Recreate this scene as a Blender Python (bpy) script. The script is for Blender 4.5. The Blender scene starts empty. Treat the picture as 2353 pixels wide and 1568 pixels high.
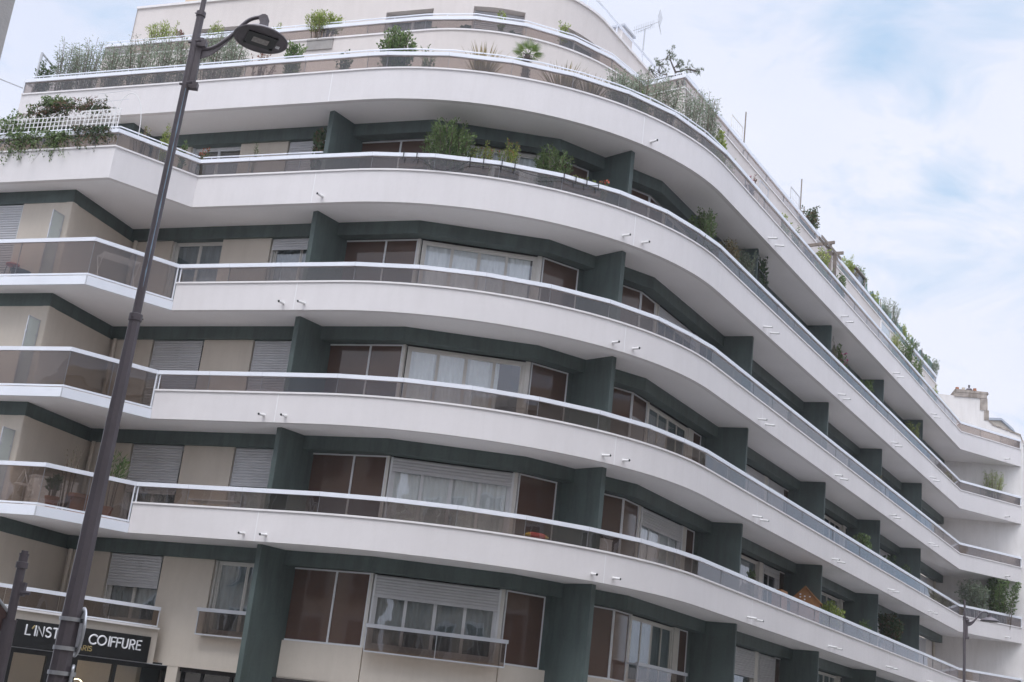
import bpy, math, random
from math import sin, cos, pi, hypot, atan2, sqrt
from mathutils import Vector, Matrix

S = bpy.context.scene
COL = S.collection
Z0 = 2.2                                   # height of the photographer's eye above the pavement

# ------------------------------------------------------------------ camera
cam_d = bpy.data.cameras.new('camera')
cam = bpy.data.objects.new('camera', cam_d)
COL.objects.link(cam)
pitch, roll = math.radians(16.665117), math.radians(6.582815)
fw = Vector((0, cos(pitch), sin(pitch)))
up0 = Vector((0, -sin(pitch), cos(pitch)))
rt0 = Vector((1, 0, 0))
rt = rt0 * cos(roll) + up0 * sin(roll)
up = -rt0 * sin(roll) + up0 * cos(roll)
M = Matrix((rt, up, -fw)).transposed().to_4x4()
M.translation = Vector((0, 0, Z0))
cam.matrix_world = M
cam_d.sensor_width = 36
cam_d.lens = 4751.4 / 3840 * 36
cam_d.clip_start = .1
cam_d.clip_end = 4000
S.camera = cam

# ------------------------------------------------------------------ world: pale broken overcast
W = bpy.data.worlds.new('World')
S.world = W
W.use_nodes = True
nt = W.node_tree
nt.nodes.clear()
def N(t, **k):
    n = nt.nodes.new(t)
    for a, b in k.items():
        setattr(n, a, b)
    return n
SUN_EL, SUN_AZ = math.radians(62), math.radians(205)
sky = N('ShaderNodeTexSky', sky_type='NISHITA')
sky.sun_disc = False
sky.sun_elevation = SUN_EL
sky.sun_rotation = SUN_AZ
sky.air_density = 1.0
sky.dust_density = 2.0
def math_node(op, a, b=None, c=None):
    n = N('ShaderNodeMath', operation=op)
    for i, x in enumerate((a, b, c)):
        if x is None:
            continue
        if isinstance(x, (int, float)):
            n.inputs[i].default_value = x
        else:
            nt.links.new(x, n.inputs[i])
    return n.outputs[0]
def cramp(fac, stops, interp='LINEAR'):
    n = N('ShaderNodeValToRGB')
    n.color_ramp.interpolation = interp
    els = n.color_ramp.elements
    while len(els) < len(stops):
        els.new(.5)
    for e, (p, c) in zip(els, stops):
        e.position = p
        e.color = c if len(c) == 4 else (*c, 1)
    nt.links.new(fac, n.inputs[0])
    return n.outputs[0]
tc = N('ShaderNodeTexCoord')
mp = N('ShaderNodeMapping')
mp.inputs['Scale'].default_value = (1.0, 1.0, 1.9)
mp.inputs['Location'].default_value = (3.1, 1.7, .4)
nt.links.new(tc.outputs['Generated'], mp.inputs[0])
nz = N('ShaderNodeTexNoise')
nz.inputs['Scale'].default_value = 9.0
nz.inputs['Detail'].default_value = 7
nz.inputs['Roughness'].default_value = .60
nz.inputs['Distortion'].default_value = .6
nt.links.new(mp.outputs[0], nz.inputs[0])
nz2 = N('ShaderNodeTexNoise')
nz2.inputs['Scale'].default_value = 2.6
nz2.inputs['Detail'].default_value = 5
nt.links.new(mp.outputs[0], nz2.inputs[0])
# thin places in the cloud: soft lobes around a few directions of the sky
def lobe(d, k):
    v = Vector(d).normalized()
    n = N('ShaderNodeVectorMath', operation='DOT_PRODUCT')
    nt.links.new(tc.outputs['Generated'], n.inputs[0])
    n.inputs[1].default_value = v
    e = math_node('SUBTRACT', n.outputs['Value'], 1.0)
    e = math_node('MULTIPLY', e, k)
    return math_node('EXPONENT', e)
def dirpx(x, y):
    return rt * (x - 1176.5) / 2911.4 - up * (y - 784) / 2911.4 + fw
holes = None
for (x, y, k, a) in ((2010, 100, 900, .62), (2215, 190, 900, .66), (2130, 250, 1500, .5), (2180, 440, 2600, .72), (2330, 20, 1200, .55), (1830, 40, 900, .22), (2220, 490, 2200, .45), (2330, 330, 800, .36), (1950, 330, 900, .12), (250, 60, 700, .30), (2050, 620, 700, .25)):
    l = math_node('MULTIPLY', lobe(dirpx(x, y), k), a)
    holes = l if holes is None else math_node('MAXIMUM', holes, l)
east = math_node('MULTIPLY', lobe((.64, .70, .34), 26), 1.15)
holes = math_node('MAXIMUM', holes, east)
# cover = where cloud hides the blue
raw = math_node('SUBTRACT', math_node('MULTIPLY', nz.outputs[0], 2.6), math_node('ADD', math_node('MULTIPLY', holes, .80), .30))
cover = cramp(raw, ((-.0, (.12, .12, .12)), (.92, (1, 1, 1))), 'LINEAR')
shade = cramp(nz2.outputs[0], ((.30, (.77, .83, 1.0)), (.55, (.87, .905, 1.03)), (.78, (.98, .985, 1.04))))
blue = N('ShaderNodeMix', data_type='RGBA')
blue.inputs[0].default_value = .85
sk = N('ShaderNodeVectorMath', operation='SCALE')
sk.inputs['Scale'].default_value = .10
nt.links.new(sky.outputs[0], sk.inputs[0])
nt.links.new(sk.outputs[0], blue.inputs[6])
blue.inputs[7].default_value = (.52, .74, 1.0, 1)
mixc = N('ShaderNodeMix', data_type='RGBA')
nt.links.new(cover, mixc.inputs[0])
nt.links.new(blue.outputs[2], mixc.inputs[6])
nt.links.new(shade, mixc.inputs[7])
# an overcast sky is brighter overhead and on the sun's side than low in the north-east
sep = N('ShaderNodeSeparateXYZ')
nt.links.new(tc.outputs['Generated'], sep.inputs[0])
zz = N('ShaderNodeMapRange')
zz.interpolation_type = 'SMOOTHSTEP'
for i, v in zip((1, 2, 3, 4), (.52, .97, 1.0, 3.4)):
    zz.inputs[i].default_value = v
nt.links.new(sep.outputs['Z'], zz.inputs[0])
yy = N('ShaderNodeMapRange')
yy.interpolation_type = 'SMOOTHSTEP'
for i, v in zip((1, 2, 3, 4), (.45, -.7, 1.0, 1.15)):
    yy.inputs[i].default_value = v
nt.links.new(sep.outputs['Y'], yy.inputs[0])
gain = math_node('MULTIPLY', zz.outputs[0], yy.outputs[0])
fin = N('ShaderNodeVectorMath', operation='SCALE')
nt.links.new(mixc.outputs[2], fin.inputs[0])
nt.links.new(gain, fin.inputs['Scale'])
bg = N('ShaderNodeBackground')
bg.inputs['Strength'].default_value = 1.0
nt.links.new(fin.outputs[0], bg.inputs[0])
wo = N('ShaderNodeOutputWorld')
nt.links.new(bg.outputs[0], wo.inputs[0])

# ------------------------------------------------------------------ sun behind cloud
sl = bpy.data.lights.new('sun', 'SUN')
sl.energy = 1.5
sl.angle = math.radians(28)
sl.color = (1.0, .965, .93)
so = bpy.data.objects.new('sun', sl)
COL.objects.link(so)
so.location = (-10, -30, 60)
sd = Vector((sin(SUN_AZ) * cos(SUN_EL), cos(SUN_AZ) * cos(SUN_EL), sin(SUN_EL)))
so.rotation_euler = sd.to_track_quat('Z', 'Y').to_euler()

S.view_settings.view_transform = 'Standard'
S.view_settings.look = 'None'
S.view_settings.exposure = 0
S.view_settings.gamma = 1
S.view_settings.use_curve_mapping = False
S.cycles.max_bounces = 8
S.cycles.transparent_max_bounces = 24
S.cycles.caustics_reflective = False
S.cycles.caustics_refractive = False

# ------------------------------------------------------------------ materials
MATS = {}
def newmat(name):
    m = bpy.data.materials.new(name)
    m.use_nodes = True
    m.node_tree.nodes.clear()
    MATS[name] = m
    return m, m.node_tree
def _n(t, kind, **k):
    n = t.nodes.new(kind)
    for a, b in k.items():
        setattr(n, a, b)
    return n
def _ramp(t, fac, stops):
    n = _n(t, 'ShaderNodeValToRGB')
    els = n.color_ramp.elements
    while len(els) < len(stops):
        els.new(.5)
    for e, (p, c) in zip(els, stops):
        e.position = p
        e.color = (*c, 1)
    t.links.new(fac, n.inputs[0])
    return n.outputs[0]
def sc(c, k):
    return tuple(min(1, x * k) for x in c)
def surf(name, c, rough=.7, var=.06, vs=1.2, bump=0, bs=60, metal=0, spec=.5, streak=0, stain=None):
    """painted / rendered surface: colour mottling at two scales, fine bump, optional vertical dirt streaks"""
    m, t = newmat(name)
    tcn = _n(t, 'ShaderNodeTexCoord')
    n1 = _n(t, 'ShaderNodeTexNoise')
    n1.inputs['Scale'].default_value = vs
    n1.inputs['Detail'].default_value = 6
    t.links.new(tcn.outputs['Object'], n1.inputs[0])
    col = _ramp(t, n1.outputs[0], ((.3, sc(c, 1 - var)), (.7, sc(c, 1 + var))))
    n2 = _n(t, 'ShaderNodeTexNoise')
    n2.inputs['Scale'].default_value = vs * 22
    n2.inputs['Detail'].default_value = 3
    t.links.new(tcn.outputs['Object'], n2.inputs[0])
    mx = _n(t, 'ShaderNodeMix', data_type='RGBA', blend_type='MULTIPLY')
    mx.inputs[0].default_value = 1
    t.links.new(col, mx.inputs[6])
    t.links.new(_ramp(t, n2.outputs[0], ((.25, (1 - var * .8,) * 3), (.75, (1, 1, 1)))), mx.inputs[7])
    out = mx.outputs[2]
    if streak:
        mpn = _n(t, 'ShaderNodeMapping')
        mpn.inputs['Scale'].default_value = (2.3, 2.3, .34)
        t.links.new(tcn.outputs['Object'], mpn.inputs[0])
        n3 = _n(t, 'ShaderNodeTexNoise')
        n3.inputs['Scale'].default_value = 2.0
        n3.inputs['Detail'].default_value = 7
        n3.inputs['Roughness'].default_value = .65
        t.links.new(mpn.outputs[0], n3.inputs[0])
        m2 = _n(t, 'ShaderNodeMix', data_type='RGBA', blend_type='MULTIPLY')
        m2.inputs[0].default_value = 1
        t.links.new(out, m2.inputs[6])
        s = stain or (1 - streak, 1 - streak * 1.05, 1 - streak * 1.15)
        t.links.new(_ramp(t, n3.outputs[0], ((.36, s), (.56, (1, 1, 1)))), m2.inputs[7])
        out = m2.outputs[2]
    b = _n(t, 'ShaderNodeBsdfPrincipled')
    t.links.new(out, b.inputs['Base Color'])
    b.inputs['Roughness'].default_value = rough
    b.inputs['Metallic'].default_value = metal
    b.inputs['Specular IOR Level'].default_value = spec
    if bump:
        n4 = _n(t, 'ShaderNodeTexNoise')
        n4.inputs['Scale'].default_value = bs
        n4.inputs['Detail'].default_value = 4
        t.links.new(tcn.outputs['Object'], n4.inputs[0])
        bp = _n(t, 'ShaderNodeBump')
        bp.inputs['Strength'].default_value = bump
        bp.inputs['Distance'].default_value = .02
        t.links.new(n4.outputs[0], bp.inputs['Height'])
        t.links.new(bp.outputs[0], b.inputs['Normal'])
    o = _n(t, 'ShaderNodeOutputMaterial')
    t.links.new(b.outputs[0], o.inputs[0])
    return m
def glass(name, tint, ior=1.5, wave=.012, ws=1.3, rough=.0, dirt=0.0, vary=0):
    m, t = newmat(name)
    tcn = _n(t, 'ShaderNodeTexCoord')
    nn = _n(t, 'ShaderNodeTexNoise')
    nn.inputs['Scale'].default_value = ws
    nn.inputs['Detail'].default_value = 1.5
    t.links.new(tcn.outputs['Object'], nn.inputs[0])
    bp = _n(t, 'ShaderNodeBump')
    bp.inputs['Strength'].default_value = 1
    bp.inputs['Distance'].default_value = wave
    t.links.new(nn.outputs[0], bp.inputs['Height'])
    fr = _n(t, 'ShaderNodeFresnel')
    fr.inputs['IOR'].default_value = ior
    tr = _n(t, 'ShaderNodeBsdfTransparent')
    tr.inputs[0].default_value = (*tint, 1)
    if vary:                                               # panes of slightly different batches
        oi = _n(t, 'ShaderNodeObjectInfo')
        t.links.new(_ramp(t, oi.outputs['Random'], ((0, sc(tint, 1 - vary)), (1, sc(tint, 1 + vary)))), tr.inputs[0])
    gl = _n(t, 'ShaderNodeBsdfGlossy')
    gl.inputs['Roughness'].default_value = rough
    gl.inputs[0].default_value = (.95, .96, 1, 1)
    t.links.new(bp.outputs[0], gl.inputs['Normal'])
    mx = _n(t, 'ShaderNodeMixShader')
    # the pane is a thin solid: only its outward faces mirror, leaving rays pass straight through
    ge = _n(t, 'ShaderNodeNewGeometry')
    ff = _n(t, 'ShaderNodeMath', operation='SUBTRACT')
    ff.inputs[0].default_value = 1
    t.links.new(ge.outputs['Backfacing'], ff.inputs[1])
    fm = _n(t, 'ShaderNodeMath', operation='MULTIPLY')
    t.links.new(fr.outputs[0], fm.inputs[0])
    t.links.new(ff.outputs[0], fm.inputs[1])
    t.links.new(fm.outputs[0], mx.inputs[0])
    t.links.new(tr.outputs[0], mx.inputs[1])
    t.links.new(gl.outputs[0], mx.inputs[2])
    last = mx.outputs[0]
    if dirt:
        n5 = _n(t, 'ShaderNodeTexNoise')
        n5.inputs['Scale'].default_value = 3.5
        n5.inputs['Detail'].default_value = 8
        n5.inputs['Roughness'].default_value = .7
        t.links.new(tcn.outputs['Object'], n5.inputs[0])
        df = _n(t, 'ShaderNodeBsdfDiffuse')
        df.inputs[0].default_value = (.5, .48, .46, 1)
        m2 = _n(t, 'ShaderNodeMixShader')
        t.links.new(_ramp(t, n5.outputs[0], ((.35, (dirt * .35,) * 3), (.75, (dirt,) * 3))), m2.inputs[0])
        t.links.new(last, m2.inputs[1])
        t.links.new(df.outputs[0], m2.inputs[2])
        last = m2.outputs[0]
    o = _n(t, 'ShaderNodeOutputMaterial')
    t.links.new(last, o.inputs[0])
    return m
def leafmat(name, c1, c2, c3=None, rough=.5, trans=.3):
    m, t = newmat(name)
    g = _n(t, 'ShaderNodeNewGeometry')
    c3 = c3 or c2
    col = _ramp(t, g.outputs['Random Per Island'], ((0, c1), (.6, c2), (1, c3)))
    b = _n(t, 'ShaderNodeBsdfPrincipled')
    t.links.new(col, b.inputs['Base Color'])
    b.inputs['Roughness'].default_value = rough
    b.inputs['Specular IOR Level'].default_value = .35
    tl = _n(t, 'ShaderNodeBsdfTranslucent')
    t.links.new(col, tl.inputs[0])
    mx = _n(t, 'ShaderNodeMixShader')
    mx.inputs[0].default_value = trans
    t.links.new(b.outputs[0], mx.inputs[1])
    t.links.new(tl.outputs[0], mx.inputs[2])
    o = _n(t, 'ShaderNodeOutputMaterial')
    t.links.new(mx.outputs[0], o.inputs[0])
    return m
def emit(name, c, k):
    m, t = newmat(name)
    e = _n(t, 'ShaderNodeEmission')
    e.inputs[0].default_value = (*c, 1)
    e.inputs[1].default_value = k
    o = _n(t, 'ShaderNodeOutputMaterial')
    t.links.new(e.outputs[0], o.inputs[0])
    return m

m_parapet = surf('white_render', (.745, .712, .705), .9, .03, .5, .35, 140, streak=.028, spec=.2)
m_soffit = surf('soffit_paint', (.84, .815, .81), .9, .04, .6, .15, 90, spec=.2)
m_beige = surf('beige_render', (.655, .59, .51), .9, .045, .6, .35, 140, streak=.04, spec=.2)
m_upper = surf('pale_render', (.70, .645, .61), .9, .04, .6, .3, 140, streak=.035, spec=.2)
m_green = surf('dark_green_paint', (.088, .119, .112), .62, .16, .8, .35, 90, streak=.22)
m_ledge = surf('stone_ledge', (.80, .77, .76), .8, .05, 3, spec=.3)
m_alu = surf('lacquered_aluminium', (.80, .82, .87), .35, .03, 2)
m_alu_grey = surf('grey_aluminium', (.52, .53, .56), .4, .05, 2)
m_frame = surf('cream_window_frame', (.70, .68, .64), .45, .04, 3)
m_wframe = surf('white_window_frame', (.74, .75, .77), .4, .03, 3)
m_shutter = surf('shutter_lacquer', (.60, .60, .62), .5, .05, 2)
m_brown = surf('brown_glass_panel', (.108, .064, .048), .04, .10, .8, spec=.6)
m_smoke = glass('smoked_glass', (.655, .60, .56), 1.72, .008, 1.1, dirt=.04, vary=.10)
m_pane = glass('window_glass', (.95, .97, .97), 2.2, .010, .9)
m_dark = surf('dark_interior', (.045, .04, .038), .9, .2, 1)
m_curtain = surf('sheer_curtain', (.92, .93, .95), .95, .05, 2)
m_curtain_grey = surf('grey_curtain', (.25, .285, .30), .95, .12, 2)
m_seam = surf('sealant', (.86, .85, .85), .6, .03, 3)
m_pvc = surf('white_pvc', (.78, .77, .76), .45, .06, 6)
m_hole = surf('pipe_inside', (.02, .02, .02), .9)
m_lamp = surf('lamp_paint', (.118, .102, .114), .42, .12, 1.6, .15, 60, streak=.22)
m_lamp_rust = surf('oxide_streak', (.26, .36, .46), .8, .2, 9, .3, 40)
m_black = surf('black_paint', (.012, .013, .014), .3, .2, 2)
m_lens = glass('lamp_lens', (.55, .55, .55), 1.5, .002)
m_led = surf('led_board', (.36, .33, .31), .5, .25, 40)
m_galv = surf('galvanised_steel', (.48, .49, .51), .38, .12, 8, metal=.55)
m_gold = surf('brass_letter', (.42, .33, .15), .4, .06, 4, metal=.3)
m_letter = surf('white_letter', (.82, .82, .84), .5, .02, 4)
m_warm = surf('salon_wall', (.62, .50, .38), .8, .06, 1)
m_bulb = emit('salon_light', (1.0, .80, .52), 3.5)
m_terra = surf('terracotta', (.42, .17, .09), .8, .15, 6)
m_trough = surf('planter_grey', (.33, .31, .29), .8, .12, 4)
m_wood = surf('grey_wood', (.24, .20, .17), .8, .2, 5)
m_cedar = surf('orange_wood', (.40, .19, .07), .7, .18, 6)
m_stem = surf('stem_bark', (.17, .13, .10), .9, .25, 8)
m_pinebark = surf('pine_bark', (.14, .115, .105), .9, .3, 9)
m_net = surf('green_netting', (.20, .28, .26), .9, .3, 5)
m_gable = surf('white_gable_render', (.76, .735, .715), .9, .04, .5, .3, 90, streak=.07)
m_oldstone = surf('weathered_masonry', (.42, .37, .33), .95, .28, 3.5, .8, 30, streak=.4)
m_zinc = surf('zinc_roof', (.36, .40, .46), .5, .1, 1)
m_asphalt = surf('asphalt', (.20, .197, .19), .95, .15, 1, .5, 80)
m_pave = surf('pavement_stone', (.44, .42, .40), .9, .1, 1.5, .3, 40)
m_earth = surf('town_ground', (.24, .23, .215), .95, .15, .3)
m_opp = surf('cream_limestone', (.60, .54, .45), .85, .08, .5, .3, 40, streak=.12)
m_edge = surf('pane_edge', (.20, .20, .215), .4, .05, 2)
m_rope = surf('black_cord', (.015, .015, .016), .6)
m_red = surf('red_plastic', (.55, .06, .04), .5, .1, 6)
m_yellow = surf('yellow_plastic', (.60, .42, .04), .5, .1, 6)
m_sign = surf('brown_sign_enamel', (.085, .048, .045), .45, .1, 4)
m_cloth = surf('grey_wall_render', (.46, .455, .46), .9, .05, .4, .2, 60, streak=.08)

l_olive = leafmat('olive_leaf', (.15, .19, .12), (.26, .31, .22), (.40, .45, .36), trans=.4)
l_green = leafmat('green_leaf', (.07, .12, .04), (.14, .21, .07), (.24, .32, .13), trans=.38)
l_bright = leafmat('bright_leaf', (.17, .24, .05), (.30, .37, .08), (.44, .47, .15), trans=.4)
l_dark = leafmat('dark_leaf', (.04, .08, .035), (.08, .13, .055), (.14, .19, .09), trans=.35)
l_red = leafmat('red_leaf', (.14, .05, .035), (.22, .085, .055), (.16, .14, .06))
l_vine = leafmat('vine_leaf', (.035, .07, .028), (.07, .12, .045), (.17, .085, .05))
l_dry = leafmat('dry_leaf', (.20, .15, .085), (.27, .21, .11), (.15, .17, .08))
l_phorm = leafmat('phormium_blade', (.25, .19, .085), (.34, .27, .12), (.20, .17, .09), trans=.2)
l_palm = leafmat('palm_leaf', (.07, .13, .03), (.15, .23, .05), (.28, .34, .10))
l_pine = leafmat('pine_needle', (.10, .13, .08), (.18, .22, .13), (.27, .30, .19), trans=.25)
l_pink = leafmat('pink_petal', (.55, .05, .22), (.70, .10, .33))
l_orange = leafmat('orange_petal', (.50, .16, .05), (.55, .10, .06))
l_redfl = leafmat('red_petal', (.55, .06, .03), (.60, .12, .05))

# ------------------------------------------------------------------ mesh helpers
ORIG = {}
class MB:
    """collects faces (z measured from eye height) and links them as ONE mesh object"""
    def __init__(s):
        s.v, s.f, s.mi, s.cur = [], [], [], 0
    def face(s, pts):
        n = len(s.v)
        s.v += [tuple(p) for p in pts]
        s.f.append(tuple(range(n, n + len(pts))))
        s.mi.append(s.cur)
    def add(s, vs, fs):
        n = len(s.v)
        s.v += [tuple(p) for p in vs]
        for q in fs:
            s.f.append(tuple(i + n for i in q))
            s.mi.append(s.cur)
    def obox(s, o, u, w, s0, s1, v0, v1, z0, z1):
        """box in a wall frame: o plan origin, u along, w inward (2-D unit vectors)"""
        p = [(o[0] + u[0] * a + w[0] * b, o[1] + u[1] * a + w[1] * b, z) for z in (z0, z1) for b in (v0, v1) for a in (s0, s1)]
        s.add(p, [(0, 1, 5, 4), (1, 3, 7, 5), (3, 2, 6, 7), (2, 0, 4, 6), (4, 5, 7, 6), (2, 3, 1, 0)])
    def box(s, x0, x1, y0, y1, z0, z1):
        s.obox((0, 0), (1, 0), (0, 1), x0, x1, y0, y1, z0, z1)
    def prism(s, poly, z0, z1):
        n = len(poly)
        vs = [(x, y, z0) for x, y in poly] + [(x, y, z1) for x, y in poly]
        fs = [(i, (i + 1) % n, n + (i + 1) % n, n + i) for i in range(n)]
        s.add(vs, fs + [tuple(range(n))[::-1], tuple(range(n, 2 * n))])
    def sweep(s, poly, o0, o1, z0, z1):
        """rectangular section swept along a plan polyline, o = offset towards the inside of the block"""
        a, b = offs(poly, o0), offs(poly, o1)
        vs = []
        for p, q in zip(a, b):
            vs += [(p[0], p[1], z0), (q[0], q[1], z0), (q[0], q[1], z1), (p[0], p[1], z1)]
        fs = []
        for i in range(len(a) - 1):
            k = 4 * i
            for j in range(4):
                fs.append((k + j, k + (j + 1) % 4, k + 4 + (j + 1) % 4, k + 4 + j)[::-1])
        e = 4 * (len(a) - 1)
        fs += [(0, 1, 2, 3), (e + 3, e + 2, e + 1, e)]
        s.add(vs, fs)
    def tube(s, pts, r, n=8, cap=True):
        pts = [Vector(p) for p in pts]
        rs = r if isinstance(r, (list, tuple)) else [r] * len(pts)
        rings = []
        prev = None
        for i, p in enumerate(pts):
            d = (pts[min(i + 1, len(pts) - 1)] - pts[max(i - 1, 0)])
            if d.length < 1e-9:
                d = Vector((0, 0, 1))
            d.normalize()
            if prev is None:
                a = d.orthogonal().normalized()
            else:
                a = (prev - d * prev.dot(d))
                a = a.normalized() if a.length > 1e-6 else d.orthogonal().normalized()
            prev = a
            b = d.cross(a)
            rings.append([p + (a * cos(2 * pi * j / n) + b * sin(2 * pi * j / n)) * rs[i] for j in range(n)])
        vs = [v for q in rings for v in q]
        fs = [(i * n + j, i * n + (j + 1) % n, (i + 1) * n + (j + 1) % n, (i + 1) * n + j) for i in range(len(pts) - 1) for j in range(n)]
        if cap:
            fs += [tuple(range(n))[::-1], tuple(range((len(pts) - 1) * n, len(pts) * n))]
        s.add(vs, fs)
    def lathe(s, c, prof, n=24, axis=None):
        """profile of (radius, height) turned about a vertical axis through c"""
        vs, fs = [], []
        for r, z in prof:
            for j in range(n):
                a = 2 * pi * j / n
                vs.append((c[0] + r * cos(a), c[1] + r * sin(a), c[2] + z))
        for i in range(len(prof) - 1):
            for j in range(n):
                fs.append((i * n + j, i * n + (j + 1) % n, (i + 1) * n + (j + 1) % n, (i + 1) * n + j))
        fs += [tuple(range(n))[::-1], tuple(range((len(prof) - 1) * n, len(prof) * n))]
        s.add(vs, fs)
    def build(s, name, mat, parent=None, smooth=False, origin=None):
        me = bpy.data.meshes.new(name)
        if parent is not None:
            o3 = ORIG[parent.name]
        else:
            o3 = origin or (0, 0, 0)
        me.from_pydata([(x - o3[0], y - o3[1], z + Z0 - o3[2]) for x, y, z in s.v], [], s.f)
        mats = mat if isinstance(mat, (list, tuple)) else [mat]
        for m in mats:
            me.materials.append(m)
        if len(mats) > 1:
            for p, i in zip(me.polygons, s.mi):
                p.material_index = i
        me.validate()
        if smooth:
            me.shade_smooth()
            me.set_sharp_from_angle(angle=.62)
        o = bpy.data.objects.new(name, me)
        COL.objects.link(o)
        ORIG[o.name] = o3
        if parent is not None:
            o.parent = parent
        else:
            o.location = o3
        return o
def tag(o, label=None, cat=None, group=None, kind=None):
    if label: o['label'] = label
    if cat: o['category'] = cat
    if group: o['group'] = group
    if kind: o['kind'] = kind
    return o
def thing(name, label, cat, p, group=None):
    o = bpy.data.objects.new(name, None)
    o.empty_display_size = .3
    o.location = (p[0], p[1], p[2] + Z0)
    COL.objects.link(o)
    ORIG[o.name] = tuple(o.location)
    return tag(o, label, cat, group)
def offs(P, d):
    P = [Vector((p[0], p[1])) for p in P]
    if abs(d) < 1e-9:
        return P
    out = []
    for i in range(len(P)):
        ns = []
        for a, b in ((i - 1, i), (i, i + 1)):
            if a < 0 or b >= len(P):
                continue
            t = (P[b] - P[a]).normalized()
            ns.append(Vector((-t.y, t.x)))
        if len(ns) == 1:
            out.append(P[i] + ns[0] * d)
        else:
            n = (ns[0] + ns[1]).normalized()
            out.append(P[i] + n * (d / max(.3, n.dot(ns[0]))))
    return out
def arc(c, R, p0, p1, n):
    a0, a1 = atan2(p0[1] - c[1], p0[0] - c[0]), atan2(p1[1] - c[1], p1[0] - c[0])
    return [(c[0] + R * cos(a0 + (a1 - a0) * i / n), c[1] + R * sin(a0 + (a1 - a0) * i / n)) for i in range(n + 1)]
def plen(P):
    L = [0]
    for a, b in zip(P[:-1], P[1:]):
        L.append(L[-1] + hypot(b[0] - a[0], b[1] - a[1]))
    return L
def at(P, s):
    L = plen(P)
    for i in range(len(P) - 1):
        if s <= L[i + 1] or i == len(P) - 2:
            k = (s - L[i]) / max(1e-9, L[i + 1] - L[i])
            return (P[i][0] + (P[i + 1][0] - P[i][0]) * k, P[i][1] + (P[i + 1][1] - P[i][1]) * k)
def sub(P, s0, s1):
    L = plen(P)
    return [at(P, s0)] + [tuple(P[i]) for i in range(len(P)) if s0 + 1e-4 < L[i] < s1 - 1e-4] + [at(P, s1)]
def proj_s(P, q):
    """arc length along P of the point nearest to q"""
    L = plen(P)
    best = (1e9, 0)
    for i in range(len(P) - 1):
        a, b = Vector((P[i][0], P[i][1])), Vector((P[i + 1][0], P[i + 1][1]))
        d = b - a
        k = max(0, min(1, (Vector((q[0], q[1])) - a).dot(d) / d.length_squared))
        e = (a + d * k - Vector((q[0], q[1]))).length
        if e < best[0]:
            best = (e, L[i] + k * d.length)
    return best[1]
def frame2(a, b):
    u = Vector((b[0] - a[0], b[1] - a[1]))
    L = u.length
    u = u / L
    return L, (u.x, u.y), (-u.y, u.x)

# ------------------------------------------------------------------ plan of the block (metres, camera at the origin)
H = [3.307, 6.106, 8.907, 11.708, 14.507]          # soffit heights of the five balcony bands
CEN, RAD = (-1.57, 36.6), 8.2
NL, NR, DL, DR = (.354, .935), (-.845, .535), (.935, -.354), (.535, .845)
def conc(d, xl, end, n=32):
    R = RAD - d
    p0 = (CEN[0] - NL[0] * R, CEN[1] - NL[1] * R)
    p1 = (CEN[0] - NR[0] * R, CEN[1] - NR[1] * R)
    k = (p0[0] - xl) / DL[0]
    return [(p0[0] - DL[0] * k, p0[1] - DL[1] * k)] + arc(CEN, R, p0, p1, n) + [(p1[0] + DR[0] * end, p1[1] + DR[1] * end)]
T1, T2 = (-4.47, 28.93), (5.36, 32.20)
RC, RE = (21.45, 57.60), (25.18, 59.70)
MAIN = arc(CEN, RAD, T1, T2, 36) + [RC, RE]
KINK = (-8.57, 30.48)
LCOR = (-10.34, 29.11)
LEFT = [(-16.6, 31.48), LCOR, KINK]
# faceted line followed by the glass and handrails
FJ = [T1, (-3.95, 28.76), (-2.38, 28.44), (-.78, 28.44), (.79, 28.75), (2.28, 29.36), (3.60, 30.24), (4.62, 31.30), T2]
nstr = 19
STR = [(T2[0] + (RC[0] - T2[0]) * i / nstr, T2[1] + (RC[1] - T2[1]) * i / nstr) for i in range(1, nstr + 1)]
END = [(RC[0] + (RE[0] - RC[0]) * i / 3, RC[1] + (RE[1] - RC[1]) * i / 3) for i in (1, 2, 3)]
LIN = [(KINK[0] + (T1[0] - KINK[0]) * i / 3, KINK[1] + (T1[1] - KINK[1]) * i / 3) for i in (0, 1, 2)]
FACET = LIN + FJ[1:] + STR + END
LL = [(-16.6, 32.12), (-11.47, 30.19), (-10.64, 32.67), (-4.9, 30.44), (-2.63, 29.58), (.65, 29.87), (1.9, 30.66), (3.58, 31.73), (6.3, 36.08), (21.65, 60.25)]
LL4 = [(-15.2, 33.50), (-10.97, 31.90)] + LL[2:]
RB = (6.3, 36.08)                                    # origin of the right-hand facade line
RU = Vector((21.65 - 6.3, 60.25 - 36.08)).normalized()
def rb(s):
    return (RB[0] + RU.x * s, RB[1] + RU.y * s)

# ------------------------------------------------------------------ ground and streets
g = MB(); g.box(-1500, 1500, -1500, 2500, -Z0 - .6, -Z0 - .13)
tag(g.build('ground', m_earth), kind='structure')
def band(poly, o0, o1, z0, z1):
    b = MB(); b.sweep(poly, o0, o1, z0, z1); return b
GRD = [(-40, 42.4)] + arc(CEN, RAD, T1, T2, 16) + [(40, 86.9)]
tag(band(GRD, -.2, 3.0, -Z0 - .12, -Z0).build('pavement', m_pave), kind='structure')
tag(band(GRD, -14.0, -.22, -Z0 - .128, -Z0 - .124).build('road', m_asphalt), kind='structure')

# ------------------------------------------------------------------ THE APARTMENT BLOCK
APT = thing('apartment_building', 'curved cream apartment building with white balcony bands and dark green fins', 'building', (0, 34, -Z0))

def in_n(P, s):
    a, b = at(P, max(0, s - .05)), at(P, s + .05)
    L, u, w = frame2(a, b)
    return u, w

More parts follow.
